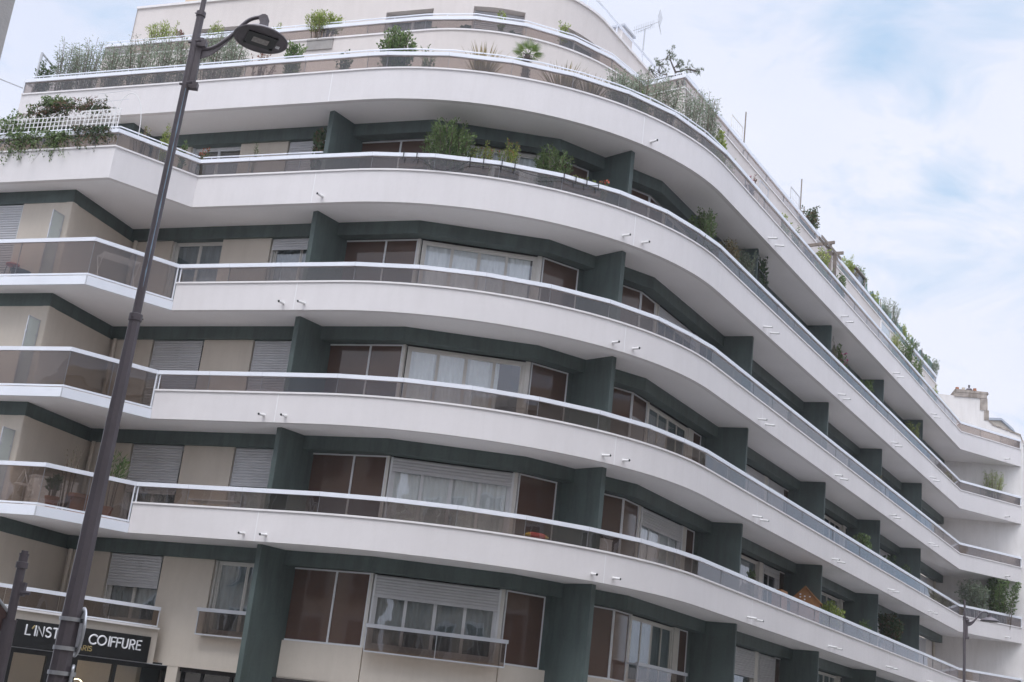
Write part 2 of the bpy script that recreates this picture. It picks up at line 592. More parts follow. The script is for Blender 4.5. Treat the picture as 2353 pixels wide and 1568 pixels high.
GLASS_FAR = MB()
NPANEL = [0]
PR = random.Random(77)
def glass_run(pts, off, z0, z1, rail, far=lambda p: False, post=True):
    """one pane between each pair of joints, with the thin aluminium strip at its edge"""
    P = offs(pts, off)
    for a, b in zip(P[:-1], P[1:]):
        L, u, w = frame2(a, b)
        fr = far(((a[0] + b[0]) / 2, (a[1] + b[1]) / 2))
        q = GLASS_FAR if fr else MB()
        q.cur = 0
        k0, k1 = PR.uniform(-.006, .006), PR.uniform(-.006, .006)      # panes never sit perfectly square
        a2, b2 = (a[0] + w[0] * k0, a[1] + w[1] * k0), (b[0] + w[0] * k1, b[1] + w[1] * k1)
        L2, u2, w2 = frame2(a2, b2)
        q.obox(a2, u2, w2, .006, L2 - .006, 0, .01, z0, z1)
        q.cur = 1
        if post:
            q.obox(a, u, w, -.004, .0045, -.004, .016, z0, z1)
        if not fr:
            NPANEL[0] += 1
            q.build('glass_panel', [m_smoke, m_edge], rail)
def is_far(p):
    return p[0] > 5.4 and p[0] < 21.3

SPOUTS = [(-5.62, 0), (-5.07, 0), (2.45, 0), (2.97, 0), (7.28, 0), (7.60, 0), (11.24, 0), (11.56, 0), (14.95, 0), (15.27, 0), (18.28, 0), (18.62, 0), (24.18, 0)]
JOINTS = [(-5.34, 29.26), (2.74, 29.63), (7.45, 35.52), (11.40, 41.77), (15.10, 47.60), (18.45, 52.87)]
def spout(parent, P, x, h, lean):
    # find the outline point with this x
    best = min((abs(at(P, s * .02)[0] - x), s * .02) for s in range(int(plen(P)[-1] / .02)) if at(P, s * .02)[1] < 60)
    s = best[1]
    p = at(P, s)
    u, w = in_n(P, s)
    z = h + .165
    b = MB()
    L = .27
    tip = (p[0] - w[0] * L + u[0] * lean, p[1] - w[1] * L + u[1] * lean, z - .035)
    root = (p[0] + w[0] * .02, p[1] + w[1] * .02, z)
    d = Vector(root) - Vector(tip)
    b.tube([root, tip], .030, 12, cap=False)
    b.cur = 1
    b.tube([Vector(tip) + d * .30, Vector(tip) + d * .02], .0265, 12)
    b.cur = 0
    b.tube([root, Vector(root) - d * .06], .042, 12)
    b.build('drain_spout', [m_pvc, m_hole], parent, True)

def wall_band(level, outline, ptop, has_left):
    h = H[level]
    # slab: soffit seen from below
    LN = LL4 if level == 4 else LL
    if level < 3:
        outer = offs(LEFT[:2] + [KINK] + MAIN, .03)
    else:
        outer = offs(outline, .03)
    inner = offs(LN, .35)
    b = MB()
    b.prism([tuple(p) for p in outer] + [tuple(p) for p in reversed(inner)], h + .004, h + .24)
    b.build('balcony_slab', m_soffit, APT)
    b = MB()
    b.sweep(outline, 0, .13, h, h + ptop)
    par = b.build('balcony_parapet', m_parapet, APT, True)
    b = MB()
    b.sweep(outline, -.028, .16, h + ptop, h + ptop + .042)
    b.build('ledge', m_ledge, par, True)
    for q in JOINTS:
        s = proj_s(outline, q)
        p = at(outline, s); u, w = in_n(outline, s)
        b = MB(); b.obox(p, u, w, -.008, .008, -.003, .05, h + .002, h + ptop - .004)
        b.build('expansion_joint', m_seam, par)
    for x, _ in SPOUTS:
        if level == 3 and x == -5.62: continue
        if level == 4 and x in (-5.62, -5.07, 2.45): continue
        rnd = random.Random(int(x * 100) + level)
        spout(par, outline, x, h, rnd.uniform(-.05, .05))
    return par

def rail_on(level, pts, zl, zg, zc, name='handrail'):
    """cap rail swept along the faceted line, panes below it"""
    b = MB()
    b.sweep(pts, -.012, .085, zg, zc)
    r = b.build(name, m_alu, APT)
    # thin joints of the cap lengths
    return r

for lv in range(5):
    h = H[lv]
    if lv < 3:
        outline = [KINK] + MAIN
        pt = .70
        fac = FACET
    elif lv == 3:
        outline = LEFT[:2] + [KINK] + MAIN
        pt = .835
        fac = [(-16.6, 31.48), (-14.6, 30.72), (-12.5, 29.93), LCOR, (-9.45, 29.80)] + FACET
    else:
        outline = conc(0, -14.55, 1, 36)[:-1] + [RC, RE]
        pt = .835
        k = outline[0]
        fac = [(k[0] + (T1[0] - k[0]) * i / 6, k[1] + (T1[1] - k[1]) * i / 6) for i in range(6)] + FJ + STR + END
    par = wall_band(lv, outline, pt, lv < 3)
    zl = h + pt + .042
    zg = h + (1.125 if lv < 3 else 1.235)
    rail = rail_on(lv, fac, zl, zg, zg + .098)
    glass_run(fac, .03, zl - .002, zg + .01, rail, is_far)
    # cap joints
    for p in fac[1:-1]:
        s = proj_s(fac, p); u, w = in_n(fac, s)
        if p[0] < 12:
            b = MB(); b.obox(p, u, w, -.003, .003, -.0145, .08, zg - .001, zg + .1)
            b.build('cap_joint', m_alu_grey, rail)
    # returned ends
    b = MB()
    e = fac[-1]
    L, u, w = frame2(fac[-2], fac[-1])
    b.obox(e, u, w, -.04, .0, 0, .05, zl, zg)
    b.build('end_post', m_alu, rail)
    if lv == 4:
        b = MB()
        b.obox(fac[0], *frame2(fac[0], fac[1])[1:], -.02, .02, 0, .05, zl, zg + .1)
        b.obox(fac[0], *frame2(fac[0], fac[1])[1:], -.015, .015, .06, 1.2, zg, zg + .09)
        b.build('end_post', m_alu, rail)

# upper tube rails standing on two of the caps
def tube_rail(pts, off, z0, z1, r=.017, step=1.5):
    P = offs(pts, off)
    b = MB()
    b.tube([(p[0], p[1], z1) for p in P], r, 8)
    tr = b.build('tube_rail', m_alu, APT, True)
    L = plen(P)
    s = .25
    while s < L[-1]:
        p = at(P, s)
        q = MB(); q.tube([(p[0], p[1], z0), (p[0], p[1], z1)], .009, 6)
        q.build('rail_stub', m_alu, tr)
        s += step
z4 = H[3] + 1.335
tube_rail([(-16.6, 31.48), LCOR, KINK], .09, z4, z4 + .10)
tube_rail([KINK, (-5.3, 29.25)], .09, z4, z4 + .10)
z5 = H[4] + 1.335
o5 = conc(0, -14.4, 1, 10)[:-1]
tube_rail(o5 + [(9.2, 38.3)], .07, z5, z5 + .10)

# glass balconies of the left wing on the first three bands
LB = [(-16.6, 31.48), (-14.4, 30.65), (-12.4, 29.89), LCOR, (-9.47, 29.79), KINK]
for lv in range(3):
    h = H[lv]
    b = MB(); b.sweep(LEFT, -.02, .03, h - .005, h + .215)
    fa = b.build('balcony_fascia', m_alu, APT)
    s = plen(LEFT)[1]
    b = MB(); b.sweep(sub(LEFT, s - .006, s + .006), -.0225, -.0195, h - .004, h + .214)
    b.build('fascia_joint', m_alu_grey, fa)
    b = MB(); b.sweep(LEFT, .0, .07, h + 1.125, h + 1.222)
    b.sweep(LEFT, .012, .05, h + .255, h + .295)
    rl = b.build('handrail', m_alu, APT)
    glass_run(LB, .03, h + .29, h + 1.13, rl)
    L, u, w = frame2(LB[-2], LB[-1])
    b = MB(); b.obox(LB[-1], u, w, -.045, -.015, .01, .05, h + .25, h + 1.13)
    b.obox(LB[-1], DL, NL, .03, .06, .02, .05, h + .74, h + 1.13)
    b.build('end_post', m_alu, rl)

# lintel beams
for lv in range(5):
    P = LL4 if lv == 4 else LL
    b = MB()
    b.sweep(P, 0, .34, H[lv] - .335, H[lv] + .002)
    b.build('lintel_beam', m_green, APT)

# green fins
FINS = [((-5.22, 29.72), (-4.74, 30.40), 1), ((2.52, 30.05), (1.90, 30.66), -1), ((7.09, 35.76), (6.30, 36.08), -1),
        ((11.07, 42.06), (10.25, 42.42), -1), ((14.76, 47.88), (13.98, 48.20), -1), ((18.16, 53.23), (17.33, 53.56), -1)]
for lv in range(5):
    for fi, (a, b_, sg) in enumerate(FINS):
        L, u, w = frame2(a, b_)
        z0 = -Z0 - .1 if lv == 0 else H[lv - 1] + .24
        if fi == 0 and lv == 0:
            z0 = -Z0 - .1
        v0, v1 = (0, .15)
        if sg < 0:
            v0, v1 = (-.15, 0)
        q = MB(); q.obox(a, u, w, 0, L + 1.3, v0, v1, z0, H[lv] + .001)
        q.build('green_fin', m_green, APT)

# dark core behind all the glazing
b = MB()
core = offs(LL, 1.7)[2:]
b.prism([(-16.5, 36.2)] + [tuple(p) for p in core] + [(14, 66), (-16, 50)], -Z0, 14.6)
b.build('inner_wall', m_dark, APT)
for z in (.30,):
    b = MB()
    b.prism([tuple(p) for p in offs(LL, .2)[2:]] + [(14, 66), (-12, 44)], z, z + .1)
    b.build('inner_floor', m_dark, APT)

def zf(lv): return .40 if lv == 0 else H[lv - 1] + .24
def zt(lv): return H[lv] - .335

# ---- windows
def shutter(parent, a, u, w, s0, s1, zlo, zhi, v=-.02, perf=True):
    b = MB()
    n = max(1, int((zhi - zlo) / .066))
    d = (zhi - zlo) / n
    for i in range(n):
        z = zlo + i * d
        prof = [(.004, 0), (-.006, .10), (-.015, .35), (-.015, .60), (-.006, .84), (.010, .86), (.010, 1)]
        for (x0, y0), (x1, y1) in zip(prof[:-1], prof[1:]):
            pa = [(a[0] + u[0] * s + w[0] * (v + x), a[1] + u[1] * s + w[1] * (v + x), z + y * d) for s, x, y in ((s0, x0, y0), (s1, x0, y0), (s1, x1, y1), (s0, x1, y1))]
            b.face(pa)
    b.obox(a, u, w, s0, s1, v - .014, v + .014, zlo - .035, zlo)
    b.build('roller_shutter', m_shutter, parent)
def curtain(parent, a, u, w, s0, s1, z0, z1, v, mat, seed=0, gap=None):
    b = MB()
    r = random.Random(seed)
    n = max(8, int((s1 - s0) / .03))
    ph = r.random() * 6
    pts = []
    for i in range(n + 1):
        s = s0 + (s1 - s0) * i / n
        d = .022 * sin(s * 42 + ph + .8 * sin(s * 9 + ph)) + .012 * sin(s * 17 + ph * 2)
        pts.append((s, v + d))
    for (sa, va), (sb, vb) in zip(pts[:-1], pts[1:]):
        b.face([(a[0] + u[0] * s + w[0] * x, a[1] + u[1] * s + w[1] * x, z) for s, x, z in ((sa, va, z0), (sb, vb, z0), (sb, vb, z1), (sa, va, z1))])
    o = b.build('curtain', mat, parent, True)
    return o
def window(a, b_, z0, z1, n=2, fwid=.055, mat=None, cur='sheer', shut=0.0, heavy=True, seed=0, box=False, glassmat=None, name='window', shut_v=-.05, curt_frac=1):
    mat = mat or m_wframe
    L, u, w = frame2(a, b_)
    f = MB()
    f.obox(a, u, w, 0, fwid, 0, .07, z0, z1)
    f.obox(a, u, w, L - fwid, L, 0, .07, z0, z1)
    f.obox(a, u, w, fwid, L - fwid, 0, .07, z1 - fwid, z1)
    f.obox(a, u, w, fwid, L - fwid, 0, .07, z0, z0 + fwid)
    step = (L - 2 * fwid) / n
    sw = .036
    for i in range(n):
        s0, s1 = fwid + i * step, fwid + (i + 1) * step
        dv = .012 if i % 2 else .0
        v0 = .022 + dv
        k = sw * (1.25 if heavy and n == 4 and i == 1 else 1)
        f.obox(a, u, w, s0 + .001, s0 + sw, v0, v0 + .035, z0 + fwid + .001, z1 - fwid - .001)
        f.obox(a, u, w, s1 - k, s1 - .001, v0, v0 + .035, z0 + fwid + .001, z1 - fwid - .001)
        f.obox(a, u, w, s0 + sw, s1 - k, v0, v0 + .035, z1 - fwid - sw, z1 - fwid - .001)
        f.obox(a, u, w, s0 + sw, s1 - k, v0, v0 + .035, z0 + fwid + .001, z0 + fwid + sw + .03)
    if shut > 0 or box:
        f.obox(a, u, w, -.03, .02, -.07, -.002, z0, z1)
        f.obox(a, u, w, L - .02, L + .03, -.07, -.002, z0, z1)
    wo_ = f.build(name, mat, APT)
    for i in range(n):
        s0, s1 = fwid + i * step + sw, fwid + (i + 1) * step - sw * .9
        p = MB(); p.obox(a, u, w, s0, s1, .036, .041, z0 + fwid + sw + .03, z1 - fwid - sw)
        p.build('pane', glassmat or m_pane, wo_)
    if cur:
        cm = m_curtain if cur in ('sheer', 'lace') else m_curtain_grey
        curtain(wo_, a, u, w, .07, fwid + (L - 2 * fwid) * curt_frac, z0 + .06, z1 - .05, .10, cm, seed)
    if shut > 0:
        shutter(wo_, a, u, w, .02, L - .02, z1 - (z1 - z0) * shut, z1 - .005, shut_v)
    return wo_
def brown(a, b_, z0, z1, split=0, mat=None, fwid=.045):
    """fixed brown glass panel in an aluminium frame"""
    L, u, w = frame2(a, b_)
    f = MB()
    cols = [0] + ([split] if split else []) + [L]
    f.obox(a, u, w, 0, L, 0, .06, z1 - .035, z1)
    f.obox(a, u, w, 0, L, 0, .06, z0, z0 + .045)
    for i, s in enumerate(cols):
        x0, x1 = (s - fwid / 2, s + fwid / 2) if 0 < i < len(cols) - 1 else ((s, s + fwid * .7) if i == 0 else (s - fwid * .7, s))
        f.obox(a, u, w, x0, x1, 0, .06, z0 + .045, z1 - .035)
    o = f.build('spandrel_window', m_wframe, APT)
    for s0, s1 in zip(cols[:-1], cols[1:]):
        p = MB(); p.obox(a, u, w, s0 + .02, s1 - .02, .022, .034, z0 + .03, z1 - .02)
        p.build('brown_panel', mat or m_brown, o)
    return o
def post(a, b_, z0, z1, mat=None, v0=-.012, v1=.09):
    L, u, w = frame2(a, b_)
    f = MB(); f.obox(a, u, w, 0, L, v0, v1, z0, z1)
    return f.build('window_post', mat or m_frame, APT)
def wall_open(a, b_, v0, v1, z0, z1, ops, mat=None, name='wall'):
    """straight wall with rectangular openings (s0, s1, z0, z1)"""
    L, u, w = frame2(a, b_)
    f = MB()
    ops = sorted(ops)
    s = 0
    for (p, q, za, zb) in ops:
        if p > s:
            f.obox(a, u, w, s, p, v0, v1, z0, z1)
        if za > z0 + .01:
            f.obox(a, u, w, p, q, v0, v1, z0, za)
        if zb < z1 - .01:
            f.obox(a, u, w, p, q, v0, v1, zb, z1)
        s = q
    if s < L:
        f.obox(a, u, w, s, L, v0, v1, z0, z1)
    return f.build(name, mat or m_beige, APT)
def pt_on(a, b_, s, v):
    L, u, w = frame2(a, b_)
    return (a[0] + u[0] * s + w[0] * v, a[1] + u[1] * s + w[1] * v)

# ---- bay one (left of the first fin) and the projecting corner block
B1a, B1b = LL[2], LL[3]
for lv in range(5):
    z0, z1 = zf(lv), zt(lv)
    if lv == 0:
        ops = [(1.29, 2.88, 1.30, z1), (4.35, 6.05, 1.22, z1)]
    else:
        ops = [(1.29, 2.88, z0 + .02, z1), (4.35, 6.05, z0 + .02, z1)]
    wall_open(B1a, B1b, .10, .34, z0, z1, ops)
    st = {0: (.46, 0.0), 1: (.56, .42), 2: (1.0, 1.0), 3: (.0, .13), 4: (0, .62)}[lv]
    cu = {0: ('grey', 'grey'), 1: ('grey', 'sheer'), 2: (None, None), 3: ('grey', 'grey'), 4: (None, None)}[lv]
    for k, (s0, s1, za, zb) in enumerate(ops):
        window(pt_on(B1a, B1b, s0 + .03, .25), pt_on(B1a, B1b, s1 - .03, .25), za, zb - .002, 2, shut=st[k] if st[k] < 1 else .999, cur=cu[k], seed=lv * 3 + k, mat=m_frame if lv in (0, 3) else m_wframe, shut_v=-.11, box=True)
        if lv == 0:
            f = MB()
            L, u, w = frame2(B1a, B1b)
            f.obox(B1a, u, w, s0 - .02, s1 + .02, .04, .26, za - .05, za - .002)
            f.build('window_sill', m_ledge, APT)
    # corner block
    if lv < 4:
        zb0 = 1.36 if lv == 0 else z0
        wall_open(LL[0], LL[1], .015, .2, zb0, z1, [(0, 3.93, zb0, z1)])
        wall_open(LL[1], (LL[2][0] + .04, LL[2][1] + .12), .015, .2, zb0, z1, [])
        window(pt_on(LL[0], LL[1], .3, .12), pt_on(LL[0], LL[1], 3.9, .12), zb0, z1, 2, shut=.999 if lv != 2 else .6, cur=None, box=True, shut_v=-.06)
    else:
        wall_open(LL4[0], LL4[1], .015, .2, z0, z1, [])
        wall_open(LL4[1], LL4[2], .015, .2, z0, z1, [])
    # down pipe in the inner corner
    p = pt_on(B1a, B1b, .14, .035)
    f = MB(); f.tube([(p[0], p[1], zf(lv) if lv else 1.36), (p[0], p[1], z1)], .05, 12)
    f.tube([(p[0], p[1], (z0 + z1) / 2), (p[0], p[1], (z0 + z1) / 2 + .07)], .058, 12)
    f.build('down_pipe', m_beige, APT, True)
# frosted dividing screens on the left balconies
for lv in (1, 2, 3):
    z0 = H[lv - 1] + .30
    a = (-11.64, 30.24)
    bb = (a[0] - NL[0] * .42, a[1] - NL[1] * .42)
    L, u, w = frame2(a, bb)
    f = MB()
    for s0, s1, za, zb in ((0, .025, 0, 1.78), (L - .025, L, 0, 1.78), (.025, L - .025, 1.755, 1.78), (.025, L - .025, 0, .03)):
        f.obox(a, u, w, s0, s1, -.012, .012, z0 + za, z0 + zb)
    for s in (.0, L - .05):
        for zc_ in (.35, 1.35):
            f.obox(a, u, w, s, s + .055, -.022, .022, z0 + zc_, z0 + zc_ + .06)
    ds = f.build('balcony_divider', m_alu_grey, APT)
    p = MB(); p.obox(a, u, w, .02, L - .02, -.004, .004, z0 + .02, z0 + 1.76)
    p.build('frosted_panel', surf('frosted_glass', (.56, .60, .57), .35, .05, 2) if 'frosted_glass' not in MATS else MATS['frosted_glass'], ds)

# ---- bay two, between the first two fins
G2 = [tuple(p) for p in offs([LL[3], LL[4], LL[5], LL[6]], .38)]
for lv in range(5):
    z0, z1 = zf(lv) + .02, zt(lv) - .004
    if lv == 0:
        wz = 1.26
        for q0, q1 in ((G2[0], G2[1]), (G2[1], G2[2]), (G2[2], G2[3])):
            wall_open(q0, q1, -.06 if q0 != G2[1] else -.058, .2, .43, wz, [])
        z0 = wz
    L0 = frame2(G2[0], G2[1])[0]
    s_l = proj_s([G2[0], G2[1]], (-4.57, 30.76))
    brown(pt_on(G2[0], G2[1], s_l, 0), pt_on(G2[0], G2[1], L0 - .07, 0), z0, z1, split=1.19)
    post(pt_on(G2[0], G2[1], L0 - .07, 0), G2[1], z0, z1)
    L1 = frame2(G2[1], G2[2])[0]
    zb = z1 - (.10 if lv in (2, 3) else 0)
    window(pt_on(G2[1], G2[2], .06, .03), pt_on(G2[1], G2[2], L1 - .12, .03), z0, z1 - .02, 4, cur='sheer' if lv else 'grey', mat=m_frame if lv >= 2 else m_wframe, shut={0: .285, 1: .14}.get(lv, 0), seed=30 + lv, fwid=.07, shut_v=-.05, box=lv < 2, curt_frac={2: .8, 3: .97}.get(lv, 1))
    post(pt_on(G2[1], G2[2], L1 - .12, 0), G2[2], z0, z1)
    L2 = frame2(G2[2], G2[3])[0]
    brown(pt_on(G2[2], G2[3], .04, 0), pt_on(G2[2], G2[3], L2 - .22, 0), z0, z1)
    # green return beside the fin
    post(pt_on(G2[2], G2[3], L2 - .22, 0), G2[3], z0, z1, m_green)
    post(pt_on(G2[0], G2[1], -.1, 0), pt_on(G2[0], G2[1], s_l, 0), z0, z1, m_green)

# ---- bay three, round the bend
G3 = [tuple(p) for p in offs([LL[6], LL[7], LL[8]], .38)]
for lv in range(5):
    z0, z1 = zf(lv) + .02, zt(lv) - .004
    if lv == 0:
        for q0, q1 in ((G3[0], G3[1]), (G3[1], G3[2])):
            wall_open(q0, q1, -.06 if q0 == G3[0] else -.058, .2, .43, 1.26, [])
        z0 = 1.26
    La = frame2(G3[0], G3[1])[0]
    brown(pt_on(G3[0], G3[1], .15, 0), pt_on(G3[0], G3[1], La - .01, 0), z0, z1)
    Lb = frame2(G3[1], G3[2])[0]
    brown(pt_on(G3[1], G3[2], .01, 0), pt_on(G3[1], G3[2], .92, 0), z0, z1)
    post(pt_on(G3[1], G3[2], .92, 0), pt_on(G3[1], G3[2], 1.03, 0), z0, z1)
    window(pt_on(G3[1], G3[2], 1.05, .02), pt_on(G3[1], G3[2], 3.75, .02), z0, z1 - .02, 4, cur={0: 'grey', 1: 'sheer', 2: 'grey', 3: None, 4: 'grey'}[lv], mat=m_frame if lv != 1 else m_wframe, shut={1: .2, 3: .16}.get(lv, 0), seed=60 + lv, fwid=.06, box=lv in (1, 3))
    post(pt_on(G3[1], G3[2], 3.76, 0), pt_on(G3[1], G3[2], 4.10, 0), z0, z1)
    brown(pt_on(G3[1], G3[2], 4.12, 0), pt_on(G3[1], G3[2], 4.72, 0), z0, z1)
    post(pt_on(G3[1], G3[2], 4.72, 0), pt_on(G3[1], G3[2], Lb, 0), z0, z1, m_green)

# ---- bays four to seven along the straight right-hand facade
def gp(s, v=.38):
    return (RB[0] + RU.x * s - RU.y * v, RB[1] + RU.y * s + RU.x * v)
for lv in range(5):
    z0, z1 = zf(lv) + .02, zt(lv) - .004
    if lv == 0:
        wall_open(gp(.2), gp(28.5), -.06, .2, .43, .9, [])
        z0 = .9
    # bay four
    brown(gp(.3), gp(1.2), z0, z1)
    sA = {0: .38, 1: 0, 2: .999, 3: .3, 4: .2}[lv]
    sB = {0: .999, 1: .12, 2: .999, 3: .4, 4: .0}[lv]
    window(gp(1.9, .42), gp(4.98, .42), z0, z1 - .02, 2, cur='grey', shut=sA, seed=90 + lv, mat=m_frame, shut_v=-.07, box=True)
    post(gp(5.0), gp(5.33), z0, z1, m_frame)
    window(gp(5.36, .42), gp(6.84, .42), z0, z1 - .02, 2, cur=None if lv == 1 else 'grey', shut=sB, seed=95 + lv, mat=m_wframe, shut_v=-.07, box=True)
    post(gp(1.2), gp(1.88), z0, z1, m_frame)
    brown(gp(6.92), gp(7.68), z0, z1)
    # bay five
    post(gp(8.2), gp(10.9), z0, z1, m_frame)
    window(gp(10.92, .42), gp(13.72, .42), z0, z1 - .02, 4, cur='grey' if lv != 2 else None, shut={3: .3}.get(lv, 0), seed=100 + lv, mat=m_frame, shut_v=-.07, box=True)
    post(gp(13.74), gp(14.05), z0, z1, m_frame)
    brown(gp(14.07), gp(14.68), z0, z1)
    # bay six
    post(gp(15.0), gp(16.9), z0, z1, m_frame)
    window(gp(16.92, .42), gp(18.4, .42), z0, z1 - .02, 2, cur='grey', shut=(.3, .999, .0, .5, .999)[lv], seed=110 + lv, mat=m_wframe, shut_v=-.07, box=True)
    window(gp(18.6, .42), gp(20.0, .42), z0, z1 - .02, 2, cur=None, shut=(.999, .4, .6, .2, .1)[lv], seed=115 + lv, mat=m_wframe, shut_v=-.07, box=True)
    post(gp(18.41), gp(18.59), z0, z1, m_frame)
    brown(gp(20.02), gp(20.8), z0, z1)
    # bay seven
    post(gp(21.0), gp(24.3), z0, z1, m_beige)
    window(gp(24.32, .42), gp(26.92, .42), z0, z1 - .02, 2, cur=None, shut=(.999, .999, .5, .999, .999)[lv], seed=120 + lv, mat=m_wframe, shut_v=-.07, box=True)
    post(gp(26.94), gp(28.6), z0, z1, m_gable)
    p = gp(28.25, .30)
    f = MB(); f.tube([(p[0], p[1], zf(lv)), (p[0], p[1], z1)], .06, 10)
    f.build('down_pipe', m_beige, APT, True)

# ---- window guards of the first floor
def guard(a, b_, v, z0, z1, split=False):
    L, u, w = frame2(a, b_)
    f = MB()
    f.obox(a, u, w, -.03, L + .03, v - .045, v + .045, z1 - .085, z1)
    f.obox(a, u, w, 0, L, v - .02, v + .02, z0, z0 + .03)
    for s in (0, L - .02):
        f.obox(a, u, w, s, s + .02, v - .015, v + .015, z0 + .03, z1 - .085)
        f.obox(a, u, w, s, s + .02, v + .045, v + .32, z1 - .07, z1 - .03)
    if split:
        f.obox(a, u, w, L / 2 - .006, L / 2 + .006, v - .012, v + .012, z0 + .03, z1 - .085)
    o = f.build('window_guard', m_alu_grey, APT)
    cs = [0, L / 2, L] if split else [0, L]
    for s0, s1 in zip(cs[:-1], cs[1:]):
        p = MB(); p.obox(a, u, w, s0 + .012, s1 - .012, v - .004, v + .004, z0 + .02, z1 - .08)
        p.build('glass_panel', m_smoke, o)
guard(pt_on(G2[1], G2[2], .0, 0), pt_on(G2[1], G2[2], 3.24, 0), -.34, 1.17, 1.80, True)
guard(pt_on(B1a, B1b, 4.30, 0), pt_on(B1a, B1b, 6.0, 0), -.12, 1.17, 1.80)
guard(pt_on(G3[1], G3[2], .92, 0), pt_on(G3[1], G3[2], 4.05, 0), -.30, 1.17, 1.80)
# terrace balustrade over the shop, on the slanting shop front
DG, DW = (.7915, .6112), (-.6112, .7915)
R0 = (-7.62, 31.36)
def dg(t, v=0): return (R0[0] + DG[0] * t + DW[0] * v, R0[1] + DG[1] * t + DW[1] * v)
BA = dg(-5.0, -.05)
L = 5.0 - .08
f = MB()
f.obox(BA, DG, DW, 0, L, -.04, .05, 1.63, 1.715)
f.obox(BA, DG, DW, 0, L, -.02, .02, 1.245, 1.275)
f.obox(BA, DG, DW, L - .02, L, -.015, .02, 1.275, 1.63)
f.obox(BA, DG, DW, L - .03, L, .05, .30, 1.63, 1.715)
rl = f.build('handrail', m_alu, APT)
for i in range(4):
    p = MB(); p.obox(BA, DG, DW, i * L / 4 + .006, (i + 1) * L / 4 - .006, 0, .01, 1.27, 1.64)
    p.build('glass_panel', m_smoke, rl)
f = MB(); f.obox(dg(-5.0), DG, DW, 0, 4.98, -.09, .30, 1.19, 1.235)
f.build('ledge', m_ledge, APT)
f = MB(); f.obox(dg(-5.0), DG, DW, 0, 5.0, 0, .25, .40, 1.19)
f.build('wall', m_beige, APT)
f = MB(); f.prism([dg(-5.0, .26), dg(-.05, .26), pt_on(B1a, B1b, 2.6, .2), pt_on(B1a, B1b, -3, .2)], 1.10, 1.188)
f.build('terrace_floor', m_pave, APT)

# ---- ground floor: salon front, entrance, plinth
SA = dg(-5.0, .02)
SB = dg(.38, .02)
L, u, w = frame2(SA, SB)
f = MB()
f.obox(SA, u, w, 0, L, .0, .12, .28, .44)
xs = [0, .55, 1.9, 2.25, 3.55, 3.85, 4.0, 4.15, 5.15, 5.35, 6.65, L]
for a0, a1 in ((0, .2), (1.25, 1.72), (2.48, 3.20), (4.06, 4.15), (5.30, L)):
    f.obox(SA, u, w, a0, a1, 0, .12, -Z0, .28)
f.obox(SA, u, w, 0, L, .0, .10, -Z0, -1.75)
sf = f.build('shop_front', m_black, APT)
for a0, a1 in ((.2, 1.25), (1.72, 2.48), (3.20, 4.06), (4.15, 5.30)):
    p = MB(); p.obox(SA, u, w, a0, a1, .05, .058, -1.75, .28)
    p.build('pane', m_pane, sf)
f = MB()
f.obox(SA, u, w, .1, L - .1, 1.2, 1.3, -Z0, .5)
f.obox(SA, u, w, .1, L - .1, .13, 1.2, .42, .5)
f.build('salon_room', m_warm, APT)
for s, v in ((2.2, .5), (3.6, .7), (4.75, .5)):
    p = pt_on(SA, SB, s, v)
    f = MB(); f.lathe((p[0], p[1], .385), [(.12, 0), (.12, .03)], 16)
    f.build('ceiling_lamp', m_bulb, APT)
p = pt_on(SA, SB, 3.5, .6)
f = MB(); f.tube([(p[0] + .16 * cos(t), p[1], -.30 + .16 * sin(t)) for t in [i * pi / 10 for i in range(21)]], .014, 8)
f.build('ring_lamp', m_bulb, APT, True)
# dark ground floor walls elsewhere
f = MB()
gf = offs([B1b, LL[4], LL[5], LL[6], LL[7], LL[8], (21.65, 60.25)], .9)
for a0, b0 in zip(gf[:-1], gf[1:]):
    L2, u2, w2 = frame2(a0, b0)
    f.obox(a0, u2, w2, 0, L2, 0, .2, -Z0, .42)
f.build('ground_floor_wall', m_dark, APT)
f = MB()
f.sweep([B1b, LL[4], LL[5], LL[6], LL[7], LL[8], (21.65, 60.25)], .33, 1.1, .405, .428)
f.build('ground_floor_soffit', m_beige, APT)
# entrance door frame in bay one
EA, EB = pt_on(B1a, B1b, 3.85, .28), pt_on(B1a, B1b, 6.1, .28)
L, u, w = frame2(EA, EB)
f = MB()
for a0, a1 in ((0, .08), (.55, .62), (1.35, 1.42), (L - .06, L)):
    f.obox(EA, u, w, a0, a1, 0, .08, -Z0, .415)
f.obox(EA, u, w, .08, L - .06, .0, .08, .34, .412)
ed = f.build('entrance_door', m_black, APT)
for a0, a1 in ((.08, .55), (.62, 1.35), (1.42, L - .06)):
    p = MB(); p.obox(EA, u, w, a0, a1, .03, .04, -Z0, .34)
    p.build('pane', m_pane, ed)
f = MB(); f.obox(B1a, *frame2(B1a, B1b)[1:], 3.55, 3.85, .11, .3, -Z0, .42); f.build('door_jamb', m_beige, APT)

